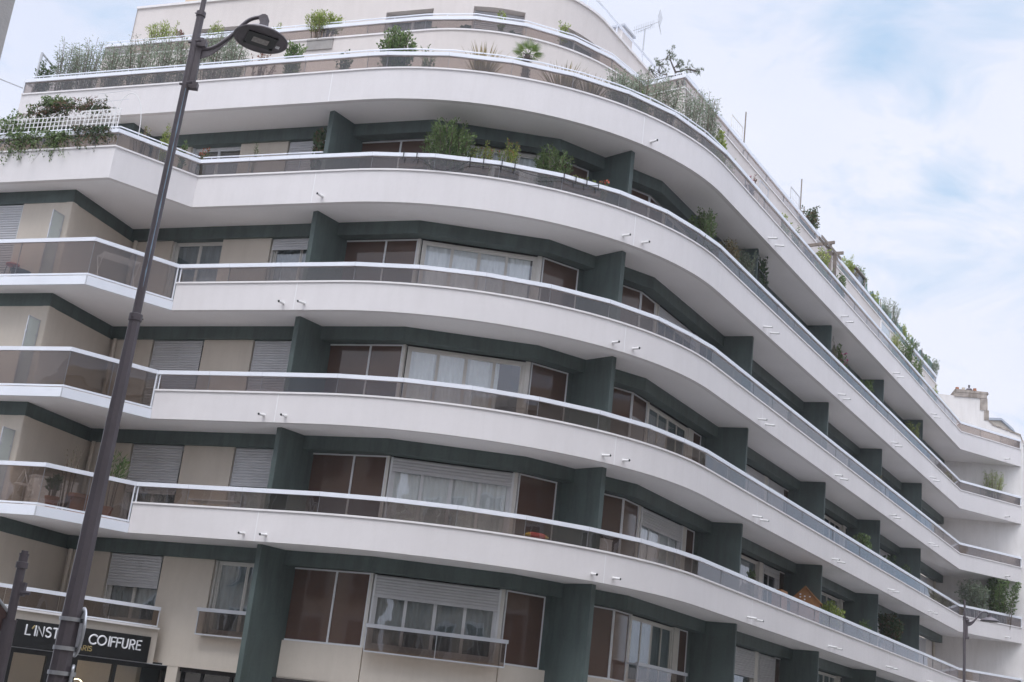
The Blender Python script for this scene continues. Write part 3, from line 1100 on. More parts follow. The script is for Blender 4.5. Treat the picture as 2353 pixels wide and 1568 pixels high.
# ---- terraces above
# level six wall, with the outer offset along the right-hand street
A6 = conc(2.9, -13.6, .28)
RET = (4.16, 33.18)
R6 = [RET, (RET[0] + DR[0] * 31.7, RET[1] + DR[1] * 31.7)]
O6 = A6 + R6
def upper_wall(poly, z0, z1, name='terrace_wall', mat=None, o1=.25):
    f = MB(); f.sweep(poly, 0, o1, z0, z1)
    return f.build(name, mat or m_upper, APT, True)
f = MB()
f.prism([tuple(p) for p in offs(conc(0, -14.5, 20), .2)][:-1] + [RC, (25.0, 59.8), (21.7, 60.2), (18, 66), (-14, 44)], H[4] + .22, H[4] + .27)
f.build('terrace_floor', m_pave, APT)
upper_wall(O6, H[4] + .2, 18.19)
f = MB(); f.sweep(O6, -.03, .28, 18.19, 18.238); f.build('ledge', m_ledge, APT, True)
f = MB()
f.prism([tuple(p) for p in offs(O6, .25)] + [(18, 66), (-13, 46)], 17.55, 17.85)
f.build('terrace_floor', m_pave, APT)
def facet6():
    a = conc(2.9, -13.6, .28, 5)
    l = [(a[0][0] + (a[1][0] - a[0][0]) * i / 6, a[0][1] + (a[1][1] - a[0][1]) * i / 6) for i in range(6)]
    r = [(R6[0][0] + (R6[1][0] - R6[0][0]) * i / 18, R6[0][1] + (R6[1][1] - R6[0][1]) * i / 18) for i in range(19)]
    return l + a[1:] + r
F6 = facet6()
f = MB(); f.sweep(F6, -.012, .085, 18.56, 18.66)
r6 = f.build('handrail', m_alu, APT)
glass_run(F6, .03, 18.235, 18.57, r6, lambda p: p[0] > 4.0)
tube_rail(F6, .06, 18.66, 18.765, .016, 1.6)
GLASS_FAR.build('glass_panel', [m_smoke, m_edge], APT)['kind'] = 'stuff'
# level seven with its windows
O7 = conc(4.25, -13.35, 26)
s7 = plen(O7)
W7 = [((-10.95, 35.9), (-9.6, 35.4)), ((-4.85, 33.62), (-3.41, 33.07)), ((-2.22, 32.71), (-.70, 32.75)), ((.38, 33.17), (1.67, 34.35)), ((5.0, 39.4), (6.2, 41.3)), ((8.5, 45), (9.6, 46.8))]
ops = [(proj_s(O7, a), proj_s(O7, b_)) for a, b_ in W7]
f = MB()
s = 0
for p, q in ops:
    f.sweep(sub(O7, s, p), 0, .3, 17.8, 19.80)
    s = q
f.sweep(sub(O7, s, s7[-1]), 0, .3, 17.8, 19.80)
f.sweep(O7, 0, .3, 19.80, 20.76)
f.build('terrace_wall', m_upper, APT, True)
f = MB(); f.sweep(O7, -.05, .32, 20.76, 20.84); f.build('roof_edge', m_ledge, APT, True)
for k, (p, q) in enumerate(ops):
    a, b_ = at(O7, p), at(O7, q)
    L, u, w = frame2(a, b_)
    window(pt_on(a, b_, .0, .26), pt_on(a, b_, L, .26), 17.85, 19.80, 2, cur='grey', shut=(.5, .1, .28, 0, .2, .2)[k], seed=200 + k, mat=m_wframe)
# side wall closing the left end, and the roof
f = MB()
e = O7[0]
f.obox(e, NL, (DL[0], DL[1]), 0, 9, 0, .25, 17.8, 20.76)
f.build('terrace_wall', m_upper, APT)
f = MB()
f.prism([tuple(p) for p in offs(O7, .1)] + [(6, 62), (-12, 46)], 20.7, 20.75)
f.build('roof', m_zinc, APT)
f = MB()
e = O6[0]
f.obox(e, NL, (DL[0], DL[1]), 0.01, 6, 0, .25, H[4] + .2, 18.17)
f.build('terrace_wall', m_upper, APT)
# cream strip lines over the windows of level seven
# roof guard rail
RR = [(p[0], p[1]) for p in offs(conc(4.25, -10.5, 26, 7), .35)]
f = MB()
f.tube([(p[0], p[1], 21.66) for p in RR], .042, 10)
f.tube([(p[0], p[1], 21.05) for p in RR], .022, 8)
rg = f.build('roof_guard_rail', m_alu, APT, True)
s = 1.0
while s < plen(RR)[-1]:
    p = at(RR, s)
    q = MB(); q.tube([(p[0], p[1], 20.8), (p[0], p[1], 21.66)], .022, 6)
    q.build('rail_stub', m_alu, rg)
    s += 1.9
# roof chimney and plant room
def chimney_block(c, u, w, a, b_, z0, z1):
    f = MB(); f.obox(c, u, w, 0, a, 0, b_, z0, z1)
    o = f.build('chimney', m_upper, APT)
    f = MB(); f.obox(c, u, w, -.08, a + .08, -.08, b_ + .08, z1, z1 + .07)
    f.obox(c, u, w, .1, a - .1, .1, b_ - .1, z1 + .07, z1 + .17)
    f.build('chimney_cap', m_alu_grey, o)
chimney_block((1.98, 37.55), (.845, -.535), (.535, .845), .58, .75, 20.7, 22.42)
f = MB(); f.obox((-12.25, 38.0), DL, NL, 0, 1.75, 0, 2.5, 20.7, 22.2)
f.build('plant_room', m_warm, APT)
f = MB(); f.tube([(-11.0, 37.45, 20.95), (-9.9, 37.05, 20.98), (-7.0, 36.0, 20.98)], .14, 12)
f.build('roof_duct', m_beige, APT, True)

# ================================================================== NEIGHBOURS
def lerp(a, b, k): return tuple(x + (y - x) * k for x, y in zip(a, b))
# white party wall and the old house behind it, at the right-hand end
GA = (21.65, 60.25)
GU, GW = (.989, -.148), (.148, .989)
OLD = thing('old_house', 'old white gabled house with stained chimney beside the balcony ends', 'house', (23.5, 62, -Z0))
def gpt(t, v, z): return (GA[0] + GU[0] * t + GW[0] * v, GA[1] + GU[1] * t + GW[1] * v, z)
prof = [(-.7, -Z0), (-.7, 17.88), (2.02, 17.80), (2.06, 16.72), (2.27, 16.50), (3.58, 16.06), (3.70, 15.66), (3.70, -Z0)]
f = MB()
n = len(prof)
f.add([gpt(t, .005, z) for t, z in prof] + [gpt(t, .45, z) for t, z in prof], [tuple(range(n)), tuple(range(n, 2 * n))[::-1]] + [(i, n + i, n + (i + 1) % n, (i + 1) % n) for i in range(n)])
f.build('gable_wall', m_gable, OLD)
f = MB()
for (t0, z0), (t1, z1) in zip(prof[3:6], prof[4:7]):
    a = [gpt(t0 - .02, -.03, z0 - .02), gpt(t1, -.03, z1 - .02), gpt(t1, -.03, z1 + .06), gpt(t0 - .02, -.03, z0 + .06)]
    b_ = [gpt(t0 - .02, .5, z0 - .02), gpt(t1, .5, z1 - .02), gpt(t1, .5, z1 + .06), gpt(t0 - .02, .5, z0 + .06)]
    f.add(a + b_, [(0, 1, 2, 3), (7, 6, 5, 4), (0, 4, 5, 1), (1, 5, 6, 2), (2, 6, 7, 3), (3, 7, 4, 0)])
f.build('gable_coping', m_oldstone, OLD)
f = MB()
f.obox(GA, GU, GW, .42, 1.98, -.045, .55, 17.80, 18.02)
f.add([gpt(t, v, z) for v in (-.06, .58) for t, z in ((.36, 18.02), (2.06, 18.02), (2.02, 18.12), (.46, 18.18))], [(0, 1, 2, 3), (7, 6, 5, 4), (0, 4, 5, 1), (1, 5, 6, 2), (2, 6, 7, 3), (3, 7, 4, 0)])
f.obox(GA, GU, GW, 1.66, 2.0, -.03, .1, 17.2, 17.80)
f.obox(GA, GU, GW, 1.85, 2.08, -.02, .1, 16.7, 17.2)
ch = f.build('chimney', m_oldstone, OLD)
for t in (.62, .92, 1.46):
    p = gpt(t, .25, 18.12)
    q = MB(); q.lathe(p, [(.085, 0), (.095, .05), (.08, .2), (.085, .22)], 14)
    q.build('chimney_pot', m_terra if t != .92 else m_beige, ch, True)
p = gpt(1.19, .25, 18.12)
q = MB(); q.lathe(p, [(.13, 0), (.14, .10), (.17, .12), (.12, .2), (.045, .22), (.04, .30), (.055, .31), (.05, .38)], 16)
q.build('chimney_cowl', m_lamp, ch, True)
f = MB()
k0 = gpt(3.70, .012, 0); Lf = 14
f.obox((k0[0], k0[1]), DR, (-DR[1], DR[0]), 0, Lf, 0, .4, -Z0, 15.6)
f.obox((k0[0], k0[1]), DR, (-DR[1], DR[0]), -.02, Lf, -.18, .4, 15.6, 15.85)
fc = f.build('front_wall', m_gable, OLD)
for i in range(3):
    for j in range(5):
        q = MB(); q.obox((k0[0], k0[1]), DR, (-DR[1], DR[0]), 1.5 + i * 4, 2.6 + i * 4, -.012, .02, .5 + j * 3, 2.4 + j * 3)
        q.build('window', m_curtain_grey, fc)
f = MB()
f.add([gpt(2.1, .45, 16.7), gpt(3.7, .45, 15.8), (k0[0] + DR[0] * Lf, k0[1] + DR[1] * Lf, 15.8), (GA[0] + DR[0] * Lf, GA[1] + DR[1] * Lf, 16.7),
       gpt(2.1, .45, 16.5), gpt(3.7, .45, 15.6), (k0[0] + DR[0] * Lf, k0[1] + DR[1] * Lf, 15.6), (GA[0] + DR[0] * Lf, GA[1] + DR[1] * Lf, 16.5)], [(0, 1, 2, 3), (7, 6, 5, 4), (0, 4, 5, 1), (1, 5, 6, 2), (2, 6, 7, 3), (3, 7, 4, 0)])
f.build('roof', m_zinc, OLD)
# a second roof further off
FH = thing('distant_house', 'distant house with blue grey zinc roof and red chimney stubs', 'house', (34.5, 86, -Z0))
f = MB()
P = [(32.2, -Z0), (32.2, 23.55), (34.43, 23.75), (35.25, 23.1), (35.6, 22.5), (35.6, -Z0)]
n = len(P)
f.add([(x, 85, z) for x, z in P] + [(x - 1, 93, z) for x, z in P], [tuple(range(n)), tuple(range(n, 2 * n))[::-1]] + [(i, n + i, n + (i + 1) % n, (i + 1) % n) for i in range(n)])
f.build('wall', m_beige, FH)
f = MB()
for (x0, z0), (x1, z1) in ((P[1], P[2]), (P[2], P[3]), (P[3], P[4])):
    f.add([(x0, 84.8, z0), (x1, 84.8, z1), (x1 - 1, 93, z1), (x0 - 1, 93, z0), (x0, 84.8, z0 + .16), (x1, 84.8, z1 + .16), (x1 - 1, 93, z1 + .16), (x0 - 1, 93, z0 + .16)], [(3, 2, 1, 0), (4, 5, 6, 7), (0, 1, 5, 4), (1, 2, 6, 5), (2, 3, 7, 6), (3, 0, 4, 7)])
rf = f.build('roof', m_zinc, FH)
for x, s in ((33.72, .12), (34.22, .17)):
    q = MB(); q.box(x - s, x + s, 86, 86.5, 23.4, 24.08 if s > .15 else 23.98)
    q.build('chimney', m_terra, rf)
# grey corner of the building on the near left
GLB = thing('grey_building', 'grey rendered building corner at the top left edge', 'building', (-7, 9, -Z0))
f = MB(); f.prism([(-4.23, 9.0), (-7.4, 13.6), (-15, 13), (-9, 5.0)], -Z0, 9.2)
f.build('wall', m_cloth, GLB)
f = MB(); f.tube([(-4.48 + .055 * cos(t), 8.73, 5.1 + .055 * sin(t)) for t in [i * pi / 8 for i in range(17)]], .012, 6)
f.build('cable_loop', m_rope, GLB, True)
f = MB(); f.tube([(-14.58, 32.9, 15.62), (-16.5, 30.5, 15.35), (-19.0, 27.2, 15.3)], .018, 6)
tag(f.build('overhead_cable', m_alu_grey, None, True), 'thin grey overhead cable at the left end of the top terrace', 'cable')
# the old facades across the street, which the balcony glass mirrors
OPP = thing('stone_facade', 'cream stone facade across the street mirrored in the balcony glass', 'building', (2, -6, -Z0))
def opp_row(o, u, w, L, Ht, seed):
    """o on the street line; u along it; w away from the street"""
    r = random.Random(seed)
    f = MB()
    f.obox(o, u, w, 0, L, 0, 9, -Z0, Ht)
    f.obox(o, u, w, 0, L, -.45, 0, Ht - .5, Ht)
    f.obox(o, u, w, 0, L, -.2, 0, 1.4, 1.7)
    f.obox(o, u, w, 0, L, -.2, 0, Ht - 3.9, Ht - 3.6)
    wl = f.build('wall', m_opp, OPP)
    f = MB()
    P8 = [(0.2, Ht), (1.8, Ht + 2.6), (8.8, Ht + 3.0), (8.9, Ht)]
    vs = [(o[0] + u[0] * s + w[0] * v, o[1] + u[1] * s + w[1] * v, z) for s in (0, L) for v, z in P8]
    f.add(vs, [(0, 1, 2, 3), (7, 6, 5, 4), (0, 4, 5, 1), (1, 5, 6, 2), (2, 6, 7, 3), (3, 7, 4, 0)])
    f.build('roof', m_zinc, OPP)
    win, gua = MB(), MB()
    s = 1.2
    while s < L - 2:
        for k in range(4):
            z = 2.0 + k * 3.1
            if z + 2 > Ht: break
            win.cur = 0
            win.obox(o, u, w, s, s + 1.1, -.01, .02, z, z + 2.0)
            win.cur = 1
            for a, b_, c, d in ((s - .12, s, z - .1, z + 2.15), (s + 1.1, s + 1.22, z - .1, z + 2.15), (s, s + 1.1, z + 2.0, z + 2.15), (s + .52, s + .58, z, z + 2.0)):
                win.obox(o, u, w, a, b_, -.05, .0, c, d)
            gua.obox(o, u, w, s - .1, s + 1.2, -.3, -.27, z + .88, z + .93)
            gua.obox(o, u, w, s - .1, s + 1.2, -.3, .0, z - .08, z)
            for j in range(9):
                gua.obox(o, u, w, s - .1 + j * .16, s - .08 + j * .16, -.3, -.28, z, z + .88)
        s += 2.5
    x = win.build('window_row', [m_dark, m_wframe], wl); x['kind'] = 'stuff'
    x = gua.build('window_guard_row', m_black, wl); x['kind'] = 'stuff'
cx, cy = 1.2, -4.6
opp_row((cx - DL[0] * 48, cy - DL[1] * 48), DL, (-NL[0], -NL[1]), 48, 13.6, 1)
opp_row((cx + .4, cy + .2), DR, (-NR[0], -NR[1]), 70, 13.0, 2)

# ================================================================== STREET LAMPS, SIGNS
def street_lamp(label, px_, py_, levels, ztop, arm, zjoin, head, rhead, zhook, group='street lamps', octo=8, streak=False):
    T = thing('street_lamp', label, 'street lamp', (px_, py_, -Z0), group)
    if streak:                                             # the near post leans slightly
        T.location.x -= .082
        T.rotation_euler.y = .0091
    f = MB()
    for (z0, r0), (z1, r1) in zip(levels[:-1], levels[1:]):
        if z1 > z0:
            f.tube([(px_, py_, z0), (px_, py_, z1)], [r0, r1], octo if r0 > .055 and octo == 8 else 16)
    f.build('pole', m_lamp, T)
    f = MB()
    zc = levels[2][0]
    f.lathe((px_, py_, zc - .02), [(levels[1][1] * 1.0, -.05), (levels[1][1] * 1.12, -.045), (levels[1][1] * 1.12, .02), (levels[2][1] + .004, .03)], 24)
    for a in (.3, 2.4, 4.5):
        f.tube([(px_ + cos(a) * levels[1][1] * .95, py_ + sin(a) * levels[1][1] * .95, zc - .035), (px_ + cos(a) * levels[1][1] * 1.3, py_ + sin(a) * levels[1][1] * 1.3, zc - .035)], .008, 6)
    zt_ = levels[-1][0]
    f.build('pole_collar', m_lamp, T, True)
    f = MB()
    f.lathe((px_, py_, zt_ - .03), [(levels[-1][1] + .003, -.02), (levels[-1][1] * 1.22, -.015), (levels[-1][1] * 1.22, .035), (.028, .045)], 20)
    f.tube([(px_ - levels[-1][1] * 1.5, py_ - .02, zt_ - .02), (px_, py_, zt_ - .02)], .006, 6)
    f.tube([(px_, py_, zt_), (px_, py_, ztop)], .0275, 12)
    f.build('pole_top', m_lamp, T, True)
    # arm: two clamps on the pole, a web plate and the swan neck
    r = levels[-1][1]
    f = MB()
    f.obox((px_, py_), (1, 0), (0, 1), r * .2, r + .05, -r * .55, r * .55, zjoin - .45, zjoin + .13)
    for z in (zjoin + .06, zjoin - .43):
        f.obox((px_, py_), (1, 0), (0, 1), r - .01, r + .085, -.035, .035, z - .035, z + .035)
        f.tube([(px_ + r * .6, py_ - .06, z), (px_ + r + .05, py_ - .09, z)], .016, 6)
        f.tube([(px_ - r - .02, py_ - .02, z), (px_ - r + .02, py_ - .02, z)], .014, 6)
    pts = [Vector((px_ + arm[i][0], py_ + arm[i][2], arm[i][1])) for i in range(len(arm))]
    # smooth the swan neck
    sm = []
    for i in range(len(pts) - 1):
        p0, p1, p2, p3 = pts[max(0, i - 1)], pts[i], pts[i + 1], pts[min(len(pts) - 1, i + 2)]
        for k in range(6):
            t = k / 6
            sm.append(.5 * ((2 * p1) + (p2 - p0) * t + (2 * p0 - 5 * p1 + 4 * p2 - p3) * t * t + (3 * p1 - p0 - 3 * p2 + p3) * t ** 3))
    sm.append(pts[-1])
    f.tube(sm, .0215, 12)
    m = int(len(sm) * .55)
    for a, b_ in zip(sm[:m - 1], sm[1:m]):
        ka, kb = 1 - (sm.index(a) / m), 1 - (sm.index(b_) / m)
        f.add([(a.x, a.y - .006, a.z), (b_.x, b_.y - .006, b_.z), (b_.x, b_.y - .006, b_.z - .11 * kb - .012), (a.x, a.y - .006, a.z - .11 * ka - .012),
               (a.x, a.y + .006, a.z), (b_.x, b_.y + .006, b_.z), (b_.x, b_.y + .006, b_.z - .11 * kb - .012), (a.x, a.y + .006, a.z - .11 * ka - .012)],
              [(0, 1, 2, 3), (7, 6, 5, 4), (0, 4, 5, 1), (2, 6, 7, 3)])
    f.build('lamp_arm', m_lamp, T, True)
    hx, hy, hz = px_ + head[0], py_ + head[2], head[1]
    R = rhead
    f = MB()
    f.lathe((hx, hy, hz), [(.02, R * .46), (R * .2, R * .42), (R * .45, R * .34), (R * .72, R * .20), (R * .92, R * .07), (R, R * .01), (R * 1.005, -R * .035), (R * .985, -R * .06), (R * .90, -R * .065), (R * .885, -R * .05), (R * .86, -R * .05), (.02, -R * .05)], 48)
    hd = f.build('lamp_head', m_lamp, T, True)
    f = MB()
    e = sm[-1]
    f.tube([(e.x, e.y - .035, e.z - .03), (e.x, e.y + .035, e.z - .03)], .052, 10)
    f.tube([(e.x - .03, e.y, e.z), (e.x, e.y, e.z)], .03, 12)
    f.tube([(e.x + .01, e.y, e.z - .03), (hx, hy, hz + R * .42)], [.045, .055], 8)
    f.build('lamp_knuckle', m_lamp, T, True)
    ca, sa_ = cos(.42), sin(.42)
    f = MB()
    def sq(cx_, cy_, hw, hd_, z0, z1):
        f.prism([(hx + (cx_ + x) * ca - (cy_ + y) * sa_, hy + (cx_ + x) * sa_ + (cy_ + y) * ca) for x, y in ((-hw, -hd_), (hw, -hd_), (hw, hd_), (-hw, hd_))], z0, z1)
    zb_ = hz - R * .05
    sq(0, 0, R * .55, R * .50, zb_ - .010, zb_ - .001)
    for sx in (-1, 1):
        for sy in (-1, 1):
            sq(sx * R * .50, sy * R * .45, R * .06, R * .06, zb_ - .016, zb_ - .010)
    f.build('lens_plate', m_black, hd)
    f = MB(); sq(0, 0, R * .30, R * .19, zb_ - .014, zb_ - .0105); f.build('led_board', m_led, hd)
    f = MB(); sq(R * .68, R * .12, R * .075, R * .09, zb_ - .006, zb_ - .001); f.build('rating_plate', m_letter, hd)
    if streak:
        f = MB()
        rr = random.Random(3)
        for (z0, z1) in ((3.7, 5.9),):
            n = 26
            a0 = -1.15
            va = []
            for i in range(n + 1):
                z = z0 + (z1 - z0) * i / n
                rz = levels[2][1] + (levels[-1][1] - levels[2][1]) * (z - levels[2][0]) / (levels[-1][0] - levels[2][0]) + .0012
                hw = .22 * (.35 + .65 * rr.random()) * (.5 + .5 * sin(i * .5) ** 2 + .2)
                va.append((z, rz, a0 - hw + .1 * rr.random(), a0 + hw * .8))
            for p, q in zip(va[:-1], va[1:]):
                f.face([(px_ + cos(a) * r_, py_ + sin(a) * r_, z) for z, r_, a in ((p[0], p[1], p[2]), (p[0], p[1], p[3]), (q[0], q[1], q[3]), (q[0], q[1], q[2]))])
        f.build('weathered_streak', m_lamp_rust, T, True)
    return T
LX, LY = -3.675, 12.0
street_lamp('tall grey street lamp in the foreground with round disc head', LX, LY,
            [(-Z0, .118), (3.38, .0585), (3.42, .0435), (6.81, .041)], 7.6,
            [(.06, 6.38, 0), (.20, 6.42, 0), (.36, 6.58, 0), (.50, 6.78, 0), (.62, 6.845, 0), (.67, 6.85, 0)], 6.38, (.675, 6.59, 0), .286, 6.85, streak=True)
# the far lamp, by the right-hand end of the building
street_lamp('distant slim street lamp standing in front of the lowest right balcony', 13.56, 36.0,
            [(-Z0, .075), (1.0, .05), (1.1, .04), (4.25, .038)], 4.72,
            [(.05, 4.10, 0), (.20, 4.12, 0), (.36, 4.28, 0), (.48, 4.42, 0), (.62, 4.44, 0), (.70, 4.38, 0)], 4.10, (.72, 4.21, 0), .26, 4.4)

# road signs clamped to the near lamp, seen from behind
def plate_sign(label, c, n_, rw, rh, corner, straps, name='road_sign'):
    T = thing(name, label, 'road sign', c)
    n_ = Vector((n_[0], n_[1], 0)).normalized()
    t = Vector((-n_.y, n_.x, 0))
    zc = Vector((0, 0, 1))
    P = []
    for (sx, sy, a0) in ((1, 1, 0), (-1, 1, pi / 2), (-1, -1, pi), (1, -1, 3 * pi / 2)):
        for k in range(9):
            a = a0 + k * pi / 16
            P.append((sx * (rw - corner) + corner * cos(a), sy * (rh - corner) + corner * sin(a)))
    C = Vector(c)
    def w3(x, y, d): return C + t * x + zc * y + n_ * d
    f = MB()
    k = len(P)
    f.add([w3(x, y, .0) for x, y in P] + [w3(x, y, .004) for x, y in P], [tuple(range(k)), tuple(range(k, 2 * k))[::-1]] + [(i, k + i, k + (i + 1) % k, (i + 1) % k) for i in range(k)])
    f.build('plate', m_lamp, T)
    f = MB()
    f.tube([w3(x, y, -.008) for x, y in P + P[:1]], .015, 8, cap=False)
    f.build('plate_rim', m_galv, T, True)
    for z in straps:
        f = MB()
        pr = .118 - (.118 - .0585) * (z + Z0) / (3.38 + Z0) + .004
        f.lathe((LX - .060, LY, z), [(pr, -.018), (pr + .004, -.018), (pr + .004, .018), (pr, .018)], 24)
        d = Vector((c[0] - LX + .06, c[1] - LY, 0)).normalized()
        a = Vector((LX - .06, LY, z)) + d * pr
        f.obox((a.x, a.y), (d.x, d.y), (-d.y, d.x), 0, .055, -.03, -.012, -.02 + z, .02 + z)
        f.obox((a.x, a.y), (d.x, d.y), (-d.y, d.x), 0, .055, .012, .03, -.02 + z, .02 + z)
        f.tube([a + d * .02 + Vector((-d.y, d.x, 0)) * -.05, a + d * .02 + Vector((-d.y, d.x, 0)) * .05], .008, 6)
        f.build('clamp_strap', m_galv, T, True)
    return T
plate_sign('grey back of a round road sign strapped to the near lamp post', (LX + .012, LY + .14, .36), (.90, .44), .215, .215, .2149, (.46, .20))
plate_sign('small lower road sign strapped under the round one', (LX + .035, LY + .10, -.06), (.96, .28), .13, .115, .05, (-.02,))

# brown sign post at the lower left
PX, PY = -4.17, 11.7
SP = thing('sign_post', 'slim purple grey sign post in the lower left corner', 'post', (PX, PY, -Z0))
f = MB()
f.tube([(PX, PY, -Z0), (PX, PY, .38)], .062, 16)
f.tube([(PX, PY, .38), (PX, PY, .385)], .066, 16)
f.tube([(PX, PY, .37), (PX, PY, .965)], .040, 16)
f.build('post', m_lamp, SP, True)
f = MB()
f.lathe((PX, PY, .84), [(.041, 0), (.052, .003), (.052, .055), (.042, .06)], 20)
f.tube([(PX, PY, .96), (PX, PY, .975)], .043, 16)
f.tube([(PX, PY, .94), (PX, PY, 1.0)], .030, 14)
f.build('post_collar', m_lamp, SP, True)
f = MB()
f.obox((PX, PY), (1, 0), (0, 1), .03, .075, -.03, .03, .60, .72)
f.tube([(PX + .05, PY - .02, .63), (PX + .135, PY - .03, .63)], .018, 8)
f.build('bracket', m_lamp, SP)
BS = thing('brown_sign', 'brown sign with white script lettering on the lower left post', 'sign', (PX - .3, PY - .3, .4))
BO = Vector((PX - .035, PY - .02, 0)); BU = Vector((-.80, -.60, 0)).normalized(); BN = Vector((.60, -.80, 0))
def bq(s, z, d=0): return BO + BU * s + Vector((0, 0, z)) + BN * d
f = MB()
P = [(0, .27), (0, .445), (.62, 1.02), (.62, .24), (.20, .325)]
f.add([bq(s, z, 0) for s, z in P] + [bq(s, z, -.03) for s, z in P], [(0, 1, 2, 3, 4), (9, 8, 7, 6, 5), (0, 5, 6, 1), (1, 6, 7, 2), (2, 7, 8, 3), (3, 8, 9, 4), (4, 9, 5, 0)])
f.build('board', m_sign, BS)
f = MB(); f.tube([bq(-.01, .45, .0), bq(.62, 1.03, .0)], .014, 8); f.build('frame_edge', m_galv, BS, True)
f = MB()
rr = random.Random(9)
for i in range(11):
    s = .135 + i * .035
    zb_, h_ = .335 + rr.uniform(-.01, .01), .14 + .03 * rr.random() + i * .012
    f.tube([bq(s, zb_, .004), bq(s + .012, zb_ + h_ * .5, .006), bq(s - .004, zb_ + h_, .004)], .0065, 5)
f.build('lettering', m_letter, BS, True)

# shop sign with stroke lettering
SO = dg(-3.40, -.0)
su, sw_ = DG, DW
SG = thing('shop_sign', 'black hairdresser sign with white letters over the shop window', 'sign', (SO[0], SO[1], .4))
f = MB(); f.obox(SO, su, sw_, 0, 3.22, -.07, -.001, .405, 1.0)
f.build('sign_board', m_black, SG)
f = MB(); f.obox(SO, su, sw_, -1.5, 3.75, -.045, -.002, .385, .40)
f.build('trim_line', m_alu_grey, SG)
def A(cx_, cy_, r, a0, a1, n=10, ry=None):
    ry = ry or r
    return [(cx_ + r * cos(math.radians(a0 + (a1 - a0) * i / n)), cy_ + ry * sin(math.radians(a0 + (a1 - a0) * i / n))) for i in range(n + 1)]
GLY = {
 'L': (.55, [[(0, 1), (0, 0), (.5, 0)]]), "'": (.3, [[(.02, .72), (.2, 1.0)]]), 'I': (.24, [[(.04, 0), (.04, 1)]]),
 'N': (.82, [[(0, 0), (0, 1), (.65, 0), (.65, 1)]]), 'S': (.66, [A(.26, .74, .26, 40, 200, 10) + A(.26, .26, .27, 90 - 30, -150, 12)]),
 'T': (.68, [[(0, 1), (.6, 1)], [(.3, 1), (.3, 0)]]), 'U': (.78, [[(0, 1), (0, .3)] + A(.3, .3, .3, 180, 360, 10) + [(.6, 1)]]),
 'C': (.86, [A(.5, .5, .5, 48, 312, 20)]), 'O': (1.14, [A(.5, .5, .5, 0, 360, 28)]),
 'F': (.60, [[(.5, 1), (0, 1), (0, 0)], [(0, .52), (.42, .52)]]), 'R': (.72, [[(0, 0), (0, 1), (.28, 1)] + A(.28, .74, .26, 90, -90, 10) + [(0, .48)], [(.26, .48), (.54, 0)]]),
 'E': (.62, [[(.5, 1), (0, 1), (0, 0), (.5, 0)], [(0, .52), (.42, .52)]]), 'P': (.66, [[(0, 0), (0, 1), (.28, 1)] + A(.28, .74, .26, 90, -90, 10) + [(0, .48)]]),
 'A': (.78, [[(0, 0), (.34, 1), (.68, 0)], [(.12, .34), (.56, .34)]]), ' ': (.55, []),
}
def write(txt, s, z, hgt, width, r, mat, gold=()):
    tot = sum(GLY[c][0] for c in txt)
    k = width / tot
    x = s
    for i, c in enumerate(txt):
        adv, strokes = GLY[c]
        f = MB()
        for st in strokes:
            pts = []
            for (a, b_) in st:
                p = (SO[0] + su[0] * (x + a * k * .86) - sw_[0] * .075, SO[1] + su[1] * (x + a * k * .86) - sw_[1] * .075, z + b_ * hgt)
                if not pts or (Vector(p) - Vector(pts[-1])).length > 1e-4:
                    pts.append(p)
            f.tube(pts, r, 8)
            for e in (pts[0], pts[-1]):
                f.lathe((e[0], e[1], e[2]), [(.001, -r), (r * .7, -r * .7), (r, 0), (r * .7, r * .7), (.001, r)], 8)
        if strokes:
            f.build('letter', m_gold if c in gold else mat, SG, True)
        x += adv * k
write("L'INSTITUT", .25, .69, .205, 1.36, .0195, m_letter, ("'",))
write('COIFFURE', 1.73, .67, .205, 1.31, .0195, m_letter)
write('PARIS', 1.42, .505, .105, .44, .0115, m_gold)

# ================================================================== PLANTS
def leaf(b, p, d, L, Wd, r, fold=.25):
    """one folded leaf blade growing from p along d"""
    d = d.normalized()
    side = d.cross(Vector((r.uniform(-1, 1), r.uniform(-1, 1), r.uniform(.2, 1))))
    if side.length < 1e-4:
        side = d.orthogonal()
    side.normalize()
    nrm = side.cross(d)
    m = p + d * L * .48 - nrm * Wd * fold
    t = p + d * L
    b.add([p, m + side * Wd * .5 + nrm * Wd * fold, t, m - side * Wd * .5 + nrm * Wd * fold, m], [(0, 1, 4), (1, 2, 4), (0, 4, 3), (4, 2, 3)] if L > .09 else [(0, 1, 2, 3)])
def rvec(r):
    while True:
        v = Vector((r.uniform(-1, 1), r.uniform(-1, 1), r.uniform(-1, 1)))
        if .05 < v.length < 1:
            return v
def pot(kind, parent, x, y, z, w, h=.34, yaw=0):
    f = MB()
    if kind == 'round':
        R = w
        f.lathe((x, y, z), [(R * .68, 0), (R * .94, h * .86), (R * 1.02, h * .86), (R * 1.02, h), (R * .88, h), (R * .86, h * .9), (.01, h * .9)], 20)
        f.build('pot', m_terra, parent, True)
    else:
        u = (cos(yaw), sin(yaw)); v = (-sin(yaw), cos(yaw))
        f.obox((x, y), u, v, -w, w, -.15, .15, z, z + h)
        f.obox((x, y), u, v, -w - .015, w + .015, -.165, .165, z + h - .04, z + h + .005)
        f.build('planter', m_trough, parent)
SEED = [100]
